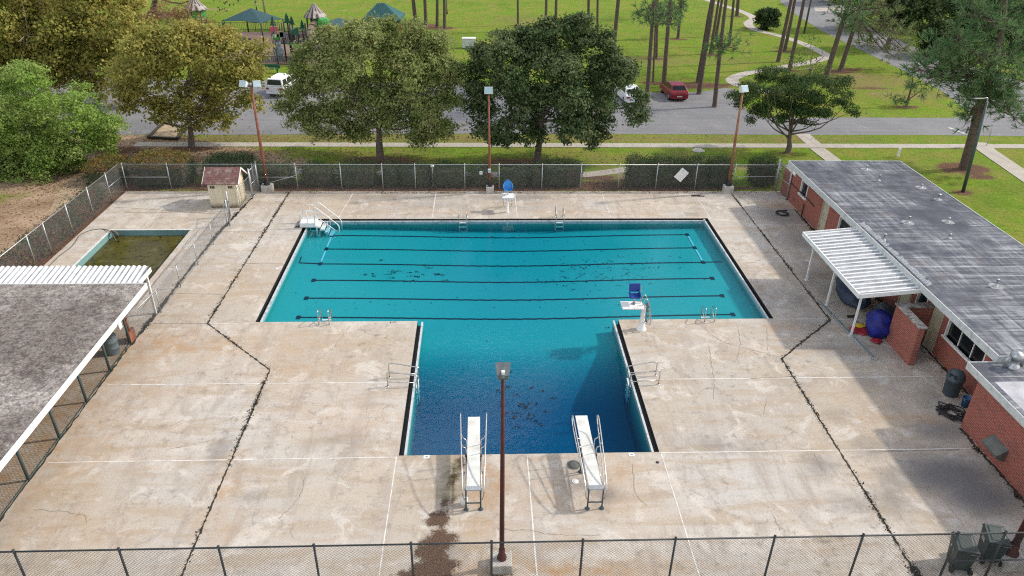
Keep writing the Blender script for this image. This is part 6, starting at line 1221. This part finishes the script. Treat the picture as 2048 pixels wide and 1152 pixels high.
# ================================================================== VEHICLES
def car(label, loc, rz, body, kind='hatch', col=None):
    t = empty('parked_car', loc, label, 'car', None, rz); Lh, W2 = 2.1, .86
    if kind == 'hatch': prof = [(-2.05,.32),(-2.12,.62),(-2.05,.86),(-1.95,.95),(1.0,.92),(1.75,.80),(2.08,.66),(2.12,.38),(2.0,.25),(-1.95,.25)]; cab = [(-1.93,.93),(-1.35,1.38),(-.25,1.45),(.35,1.38),(1.05,.90)]
    else: prof = [(-2.25,.42),(-2.3,.75),(-2.28,1.05),(1.15,1.08),(2.05,.98),(2.28,.80),(2.3,.45),(2.2,.34),(-2.2,.34)]; cab = [(-2.24,1.05),(-2.10,1.72),(.35,1.74),(.95,1.08)]; W2 = .92
    def loft(mb, pr, ws): 
        n = len(pr); vs = []
        for s_, wf in ws: vs += [(x, s_*w_, z) for (x,z), w_ in zip(pr, wf)]
        m0 = len(ws); fs = [(i*n+j, i*n+(j+1)%n, (i+1)*n+(j+1)%n, (i+1)*n+j) for i in range(m0-1) for j in range(n)]; fs += [tuple(range(n))[::-1], tuple(range((m0-1)*n, m0*n))]; mb.add(vs, fs, False)
    n = len(prof); m_ = MB(); loft(m_, prof, [(-1,[W2*.93]*n),(-1,[W2]*n),(1,[W2]*n),(1,[W2*.93]*n)]) if False else loft(m_, prof, [(-1,[W2]*n),(1,[W2]*n)])
    bo = m_.build('body', body, t, .07, True)
    n = len(cab); wf = [W2*.95]+[W2*.78]*(n-2)+[W2*.93]; m_ = MB(); loft(m_, cab, [(-1,wf),(1,wf)]); m_.build('cabin', body, t, .05, True)
    def glass(nm, quad): m_ = MB(); m_.add(quad, [(0,1,2,3)]); m_.build(nm, MT['glassdark'], t, local=True)
    # rear and front screens, side windows: set just proud of the cabin
    (xa,za),(xb,zb) = cab[0], cab[1]; nx, nz = -(zb-za), (xb-xa); l_ = math.hypot(nx,nz); nx, nz = nx/l_*.012, nz/l_*.012
    def on(u, x0,z0,x1,z1,nx,nz): return (x0+(x1-x0)*u+nx, z0+(z1-z0)*u+nz)
    p0, p1 = on(.22,xa,za,xb,zb,nx,nz), on(.9,xa,za,xb,zb,nx,nz); glass('rear_window', [(p0[0],-W2*.78,p0[1]),(p0[0],W2*.78,p0[1]),(p1[0],W2*.68,p1[1]),(p1[0],-W2*.68,p1[1])])
    (xa,za),(xb,zb) = cab[-1], cab[-2]; nx, nz = (zb-za), -(xb-xa); l_ = math.hypot(nx,nz); nx, nz = nx/l_*.012, nz/l_*.012
    p0, p1 = on(.12,xa,za,xb,zb,nx,nz), on(.92,xa,za,xb,zb,nx,nz); glass('windscreen', [(p0[0],-W2*.78,p0[1]),(p0[0],W2*.78,p0[1]),(p1[0],W2*.68,p1[1]),(p1[0],-W2*.68,p1[1])])
    zlo, zhi = cab[0][1]+.10, max(z for x, z in cab)-.10; f = lambda z: W2*.95+(W2*.78-W2*.95)*(z-cab[0][1])/(max(z for x,z in cab)-cab[0][1])+.014
    spans = [(-1.25,-.45),(-.38,.55)] if kind == 'hatch' else [(-2.0,-1.15),(-1.08,-.2),(-.12,.62)]
    for s_ in (-1,1):
        for a, c in spans: glass('side_window', [(a-.06,s_*f(zlo),zlo),(c+.15*(c==spans[-1][1]),s_*f(zlo),zlo),(c-.1,s_*f(zhi),zhi),(a+.08,s_*f(zhi),zhi)])
        k = MB(); k.obox((cab[-1][0]-.15,s_*(W2+.09),1.0 if kind=='hatch' else 1.15), .12,.18,.12); k.build('wing_mirror', body, t, .03, True)
        k = MB(); k.obox((prof[1][0]-.0,s_*W2*.74,prof[1][1]+.12), .07, .30, .16); k.build('tail_light', MT['red'], t, .02, True)
        k = MB(); k.obox((prof[-3][0]-.06,s_*W2*.74,prof[-3][1]+.22), .12, .34, .14); k.build('headlight', MT['white'], t, .03, True)
        for xw in (-1.32,1.32):
            k = MB(); r_ = .31 if kind == 'hatch' else .37; k.tube([(xw,s_*(W2-.2),r_),(xw,s_*(W2+.015),r_)], r_, 20); wo = k.build('wheel', MT['black'], t, local=True); k = MB(); k.tube([(xw,s_*(W2+.016),r_),(xw,s_*(W2+.03),r_)], r_*.62, 14); k.build('rim', MT['galv'], wo, local=True)
    k = MB(); k.obox((prof[0][0]-.035,0,prof[0][1]+.18), .02, .50, .13); k.build('number_plate', MT['white'], t, local=True)
    k = MB(); k.obox((prof[0][0]+.0,0,prof[0][1]+.02), .16, W2*1.9, .16); k.build('bumper', body, t, .04, True)
    return t
redpaint = plain('deep_red_car_paint',(.20,.007,.016),.42,.1,.1,2); redpaint.node_tree.nodes['Principled BSDF'].inputs['Coat Weight'].default_value = .1
whitepaint = plain('white_car_paint',(.70,.71,.72),.3,0,.08,2)
car('dark red hatchback parked facing away at the pavement edge', (*(at(1346,192,-.05).xy),-.05), rad(93), redpaint)
car('white sport utility vehicle parked beyond the road, left of the light oak', (*(at(572,184,-.05).xy),-.05), rad(78), whitepaint, 'suv')
car('white car mostly hidden by the right side of the dark oak', (*(at(1256,199,-.05).xy),-.05), rad(96), whitepaint)
tk = at(938,96,-.06); t = empty('utility_box', tk, 'pale grey utility box on the lawn just left of the dark oak crown', 'utility box'); m_ = MB(); m_.obox((tk.x,tk.y,.55), 1.6, .9, 1.1); m_.build('cabinet', MT['trim'], t, .04); m_ = MB(); m_.obox((tk.x,tk.y,1.13), 1.7, 1.0, .06); m_.build('lid', MT['white'], t)

# ================================================================== PLAYGROUND
def ptag(name, label, cat, loc, group=None): return empty(name, loc, label, cat, group)
def cone_tower(label, px, py, apx, apy, epx0, epx1, epy, Y, post_bot, panels, slide=False):
    b = aty(px,py,Y); b.z = -.06; t = ptag('play_tower', label, 'play tower', b, 'play towers'); ap = aty(apx,apy,Y); e0, e1 = aty(epx0,epy,Y), aty(epx1,epy,Y); R_ = (e1.x-e0.x)/2*1.0; cx = (e0.x+e1.x)/2; ez = (e0.z+e1.z)/2
    n = 10; m_ = MB(); vs = [(0,0,ap.z-ez)]+[(R_*math.cos(2*math.pi*(i+.5)/n), R_*math.sin(2*math.pi*(i+.5)/n), 0) for i in range(n)]+[(R_*.94*math.cos(2*math.pi*(i+.5)/n), R_*.94*math.sin(2*math.pi*(i+.5)/n), -.10) for i in range(n)]
    m_.add(vs, [(0,1+i,1+(i+1)%n) for i in range(n)]+[(1+i,1+n+i,1+n+(i+1)%n,1+(i+1)%n) for i in range(n)]+[tuple(range(1+n,1+2*n))[::-1]]); ro = m_.build('cone_roof', MT['thatch'], None); ro.parent = t; ro.location = Vector((cx,Y,ez))-t.location
    for i in range(6):
        a = 2*math.pi*(i+.25)/6; q = MB(); q.tube([(cx+R_*.72*math.cos(a), Y+R_*.72*math.sin(a), -.1),(cx+R_*.72*math.cos(a), Y+R_*.72*math.sin(a), ez)], .09, 7); q.build('post', MT['brown'], t)
    for z0, z1, a0, a1 in panels:
        q = MB(); k = 6
        for i in range(k):
            u0, u1 = rad(a0+(a1-a0)*i/k), rad(a0+(a1-a0)*(i+1)/k); r_ = R_*.75
            q.add([(cx+r_*math.cos(u0),Y+r_*math.sin(u0),z0),(cx+r_*math.cos(u1),Y+r_*math.sin(u1),z0),(cx+r_*math.cos(u1),Y+r_*math.sin(u1),z1),(cx+r_*math.cos(u0),Y+r_*math.sin(u0),z1)], [(0,1,2,3)])
        po = q.build('panel', MT['playgreen'], t); md = po.modifiers.new('thick','SOLIDIFY'); md.thickness = .05
    for z in (1.6, ez*.55): q = MB(); q.lathe((cx,Y,z), [(0,0),(R_*.75,0),(R_*.75,.08),(0,.08)], 12); q.build('deck', MT['brown'], t)
    if slide:
        P = [aty(*p,Y+dy) for p, dy in slide]; q = MB(); Pb = bez(P,4); q.tube(Pb, .48, 12, True); so_ = q.build('tube_slide', MT['tan'], t)
        k = MB()
        for i in range(2,len(Pb)-1,3):
            d = (Pb[i+1]-Pb[i-1]).normalized(); k.tube([Pb[i]-d*.04,Pb[i]+d*.04], .53, 12)
        k.build('slide_ring', MT['brown'], so_)
        c = aty(648,57,Y-1.0); q = MB(); q.obox(c, 1.25, 1.2, 2.3, rad(20)); q.build('crow_nest_panel', MT['playgreen'], t, .3)
    return t
YT = 89.0; q = aty(628,60,YT)
cone_tower('tall striped cone roofed play tower with a tan tube slide and green panels', 630, 110, 627, 4, 607, 654, 33, YT, 110, [(aty(630,48,YT).z, aty(630,34,YT).z, -80, 60), (aty(630,80,YT).z, aty(630,62,YT).z, -60, 40)], [((634,44),-.4),((628,52),-1.0),((623,64),-1.6),((625,76),-2.0),((628,88),-2.3)])
cone_tower('second striped cone roofed play tower at the left, with green panels', 392, 90, 390, -8, 368, 415, 18, 93.5, 100, [(aty(392,36,93.5).z, aty(392,20,93.5).z, -120, 40), (aty(392,60,93.5).z, aty(392,46,93.5).z, -90, 20)])
def sail(label, corners, apex, Y, posts, mat='teal'):
    C_ = [aty(px,py,Y+dy) for px,py,dy in corners]; a = aty(*apex,Y+3); t = ptag('shade_canopy', label, 'shade canopy', (a.x,a.y,-.06), 'teal playground shade canopies'); m_ = MB(); n = len(C_); vs = [tuple(c) for c in C_]+[tuple(a)]; fs = []
    for i in range(n):
        c, d = C_[i], C_[(i+1)%n]; mid = (c+d)/2; mid = mid.lerp((C_[0]+C_[2])/2, .06); mid.z += .12; vs.append(tuple(mid)); k = len(vs)-1; fs += [(i,k,n),(k,(i+1)%n,n)]
    m_.add(vs, fs); o = m_.build('fabric', MT[mat], t); md = o.modifiers.new('thick','SOLIDIFY'); md.thickness = .04
    for c in C_: q = MB(); q.tube([(c.x,c.y,-.1),(c.x,c.y,c.z+.05)], .09, 8); q.build('post', MT['brown'], t)
    return t
sail('large teal fabric shade canopy left of the tall play tower', [(445,41,0),(522,46,-3),(566,38,2),(492,30,7)], (502,16), 97, None)
sail('small teal fabric shade canopy right of the tall play tower', [(652,44,0),(668,57,-4),(720,50,2),(690,41,5)], (678,35), 92, None)
# pavilion
pv = aty(763,50,96.5); pv.z = -.06; t = ptag('pavilion', 'teal metal roofed picnic pavilion on brick columns', 'pavilion', pv); YV = 96.5
e0, e1 = aty(724,39,YV-2.2), aty(803,38,YV-2.2); rz_ = aty(762,6,YV).z; ez = e0.z; xm0, xm1 = e0.x+1.9, e1.x-1.9; xa = aty(755,6,YV).x; xb = aty(769,6,YV).x
m_ = MB(); m_.add([(e0.x,YV-2.4,ez),(e1.x,YV-2.4,ez),(e1.x,YV+2.6,ez),(e0.x,YV+2.6,ez),(xa,YV,rz_),(xb,YV,rz_),(e0.x,YV-2.4,ez-.18),(e1.x,YV-2.4,ez-.18),(e1.x,YV+2.6,ez-.18),(e0.x,YV+2.6,ez-.18)], [(0,1,5,4),(1,2,5),(2,3,4,5),(3,0,4),(6,7,1,0),(7,8,2,1),(8,9,3,2),(9,6,0,3),(9,8,7,6)])
for i in range(18): # standing seams on the front slope
    u = (i+.5)/18; x_ = e0.x+(e1.x-e0.x)*u; xt = max(xa,min(xb,x_)); f = 1-abs(x_-xt)/max(.01,(xa-e0.x)) ; top = Vector((x_,YV-2.4+2.4*f,ez+(rz_-ez)*f)); m_.tube([(x_,YV-2.42,ez+.03),(top.x,top.y-.02,top.z+.03)], .035, 4)
m_.build('roof', MT['tealroof'], t)
for xx in (e0.x+.95, e1.x-.75):
    for yy in (YV-1.9, YV+2.0): q = MB(); q.box((xx-.28,yy-.28,-.1),(xx+.28,yy+.28,ez-.18)); q.build('column', MT['brick'], t)
q = MB(); q.box((e0.x+1.5,YV-.5,.60),(e1.x-1.5,YV+.5,.68)); q.box((e0.x+2,YV-.1,-.06),(e1.x-2,YV+.1,.60)); q.build('table', MT['playgreen'], t)
# cut out trees on posts
for px, py, qy, base, lab in [(544,31,51,112,'flat green cut out tree on a post, leftmost by the pink panel'),(572,25,46,108,'tallest flat green cut out tree in the playground'),(582,31,49,106,'flat green cut out tree right of the tallest one'),(603,39,57,100,'flat green cut out tree nearest the tube slide tower'),(447,38,55,95,'flat green cut out tree by the large shade canopy'),(438,49,54,95,'little flat green cut out tree at the far left of the play area')]:
    Y_ = 90.5; tp, bt = aty(px,py,Y_), aty(px,qy,Y_); h = tp.z-bt.z; t = ptag('cutout_tree', lab, 'play ornament', (tp.x,Y_,-.06), 'green cut out trees of the playground'); m_ = MB()
    for i in range(3):
        z1 = tp.z-h*.27*i; z0 = z1-h*.46; w_ = h*(.20+.09*i); m_.prism([(0,0)]*0 or [(tp.x-w_,0),(tp.x+w_,0),(tp.x,0)], 0, 0) if False else m_.add([(tp.x-w_,Y_-.04-i*.01,z0),(tp.x+w_,Y_-.04-i*.01,z0),(tp.x,Y_-.04-i*.01,z1),(tp.x-w_,Y_+.04+i*.01,z0),(tp.x+w_,Y_+.04+i*.01,z0),(tp.x,Y_+.04+i*.01,z1)], [(0,1,2),(5,4,3),(0,3,4,1),(1,4,5,2),(2,5,3,0)])
    m_.build('foliage_panel', MT['signgreen'], t); q = MB(); q.tube([(tp.x,Y_+.1,-.1),(tp.x,Y_+.1,bt.z+.2)], .11, 7); q.build('post', MT['brown'], t)
# low play structure: decks, barriers, arched climber, rock wall
YS = 87.5; q0, q1 = aty(548,80,YS), aty(618,80,YS); t = ptag('play_structure', 'dark low play structure with a green arched climber and grey rock wall', 'play structure', ((q0.x+q1.x)/2,YS,-.06)); zt, zb = aty(580,66,YS).z, aty(580,83,YS).z
m_ = MB(); m_.box((q0.x,YS-.8,zb-.12),(q1.x,YS+.8,zb)); m_.build('deck', MT['brown'], t)
for i in range(10): xx = q0.x+(q1.x-q0.x)*i/9; yy = YS+(-.8 if i % 2 else .8); m_ = MB(); m_.tube([(xx,yy,-.1),(xx,yy,zt+random.uniform(.3,1.4))], .08, 7); m_.build('post', MT['brown'], t)
m_ = MB()
for yy in (-.8,.8):
    for i in range(28): xx = q0.x+(q1.x-q0.x)*i/27; m_.tube([(xx,YS+yy,zb),(xx,YS+yy,zt)], .03, 4)
    m_.tube([(q0.x,YS+yy,zt),(q1.x,YS+yy,zt)], .045, 5)
m_.build('barrier', MT['darkpost'], t)
P0 = [aty(576,88,YS-.9),aty(588,90,YS-1.3),aty(598,98,YS-1.8),aty(605,112,YS-2.1)]
m_ = MB()
for dx in (-.35,.45): m_.tube([p+Vector((dx,-dx*.4,0)) for p in bez(P0,4)], .06, 7)
for p in bez(P0,4)[1:-1:2]: m_.tube([p+Vector((-.35,.14,0)), p+Vector((.45,-.18,0))], .05, 6)
m_.build('arched_climber', MT['playgreen'], t)
c = aty(557,105,YS-1.4); bm = bmesh.new(); bmesh.ops.create_icosphere(bm, subdivisions=3, radius=1)
for v in bm.verts: s_ = 1+.16*math.sin(v.co.x*7+1)*math.sin(v.co.z*6); v.co = Vector((v.co.x*.58*s_, v.co.y*.3, v.co.z*1.15*s_))+Vector((c.x,c.y,c.z))
me = bpy.data.meshes.new('rock_wall'); bm.to_mesh(me); bm.free(); link('rock_wall', me, MT['playgrey'], t)
c = aty(548,60,YS); m_ = MB(); m_.obox(c, .85, .06, .75); m_.build('pink_panel', MT['pink'], t, .05)
for px_, py_, mt_ in ((552,74,'playgreen'),(566,70,'playgrey'),(590,64,'signgreen'),(560,68,'tan')): c = aty(px_,py_,YS-.85); m_ = MB(); m_.obox(c, .7, .06, .6); m_.build('activity_panel', MT[mt_], t)
m_ = MB(); a, b = aty(578,68,YS), aty(613,62,YS); m_.tube(bez([a, (a+b)/2+Vector((0,0,.5)), b],5), .07, 6); m_.build('arched_rail', MT['signgreen'], t)
# low picket fence round the play area
def picket(label, a, b, h, sp=.22):
    t = ptag('picket_fence', label, 'fence', a, 'dark fences of the playground'); m_ = MB(); d = b-a; n = int(d.length/sp)
    for i in range(n+1): p = a.lerp(b,i/n); m_.tube([(p.x,p.y,-.06),(p.x,p.y,h)], .022, 4)
    m_.build('pickets', MT['darkpost'], t); m_ = MB(); 
    for z in (.12,h): m_.tube([(a.x,a.y,z),(b.x,b.y,z)], .03, 5)
    m_.build('rail', MT['darkpost'], t)
    for i in range(max(2,int(d.length/3))+1): p = a.lerp(b,i/max(2,int(d.length/3))); m_ = MB(); m_.tube([(p.x,p.y,-.1),(p.x,p.y,h+.1)], .05, 6); m_.build('post', MT['darkpost'], t)
picket('dark low metal fence in front of the play structure', at(470,134,-.06), at(640,132,-.06), 1.05)
picket('dark low metal fence behind the playground below the pavilion', at(640,62,-.06), at(850,58,-.06), 1.0)
picket('dark low metal fence along the left back of the playground', at(415,62,-.06), at(560,62,-.06), 1.0)
ms = MB(); pp = [at(*p,-.052) for p in [(440,128),(640,126),(690,80),(640,64),(420,64)]]; ms.add([(p.x,p.y,-.05) for p in pp], [(0,1,2,3,4)]); tag(ms.build('playground_surface', plain('reddish_brown_wood_chips',(.22,.15,.12),1,0,.3,3)), 'brownish playground safety surface', kind='structure')
def park_lamp(label, bx, by, tx, ty, style='lantern'):
    b = at(bx,by,-.06); tp = aty(tx,ty,b.y); t = ptag('park_lamp', label, 'park lamp', b, 'black park lantern posts'); m_ = MB(); m_.tube([b,(b.x,b.y,.6),(b.x,b.y,tp.z-.5)], [.13,.07,.055], 8); m_.build('post', MT['black'], t)
    m_ = MB(); m_.lathe((b.x,b.y,tp.z-.5), [(.06,0),(.15,.08),(.19,.42),(.21,.44)], 8); m_.build('lantern', MT['trim'], t); m_ = MB(); m_.lathe((b.x,b.y,tp.z-.06), [(.24,0),(.10,.16),(.03,.3),(0,.3)], 8); m_.build('cap', MT['black'], t)
park_lamp('black lantern post in front of the teal pavilion', 779,54,777,18); park_lamp('black lantern post behind the large shade canopy', 514,24,513,4); park_lamp('black lantern post in front of the grey rock wall', 558,136,558,66); park_lamp('black lantern post at the far right of the pavilion pines', 894,28,894,-10)
b = at(533,44,-.06); t = ptag('utility_pole', 'plain grey pole behind the large shade canopy', 'pole', b); m_ = MB(); m_.tube([b, b+Vector((-.2,0,9))], [.15,.11], 8); m_.build('pole', MT['galv'], t)
b = at(540,147,-.06); t = ptag('park_bench', 'dark green park bench on the strip of grass above the white vehicle', 'bench', b); m_ = MB(); m_.box((b.x-1.0,b.y-.22,.40),(b.x+1.0,b.y+.22,.45)); m_.build('seat', MT['signgreen'], t); m_ = MB(); m_.box((b.x-1.0,b.y+.22,.5),(b.x+1.0,b.y+.27,.85)); m_.build('backrest', MT['signgreen'], t)
for s_ in (-.8,.8): m_ = MB(); m_.box((b.x+s_-.03,b.y-.2,-.06),(b.x+s_+.03,b.y+.25,.399)); m_.build('leg', MT['black'], t)
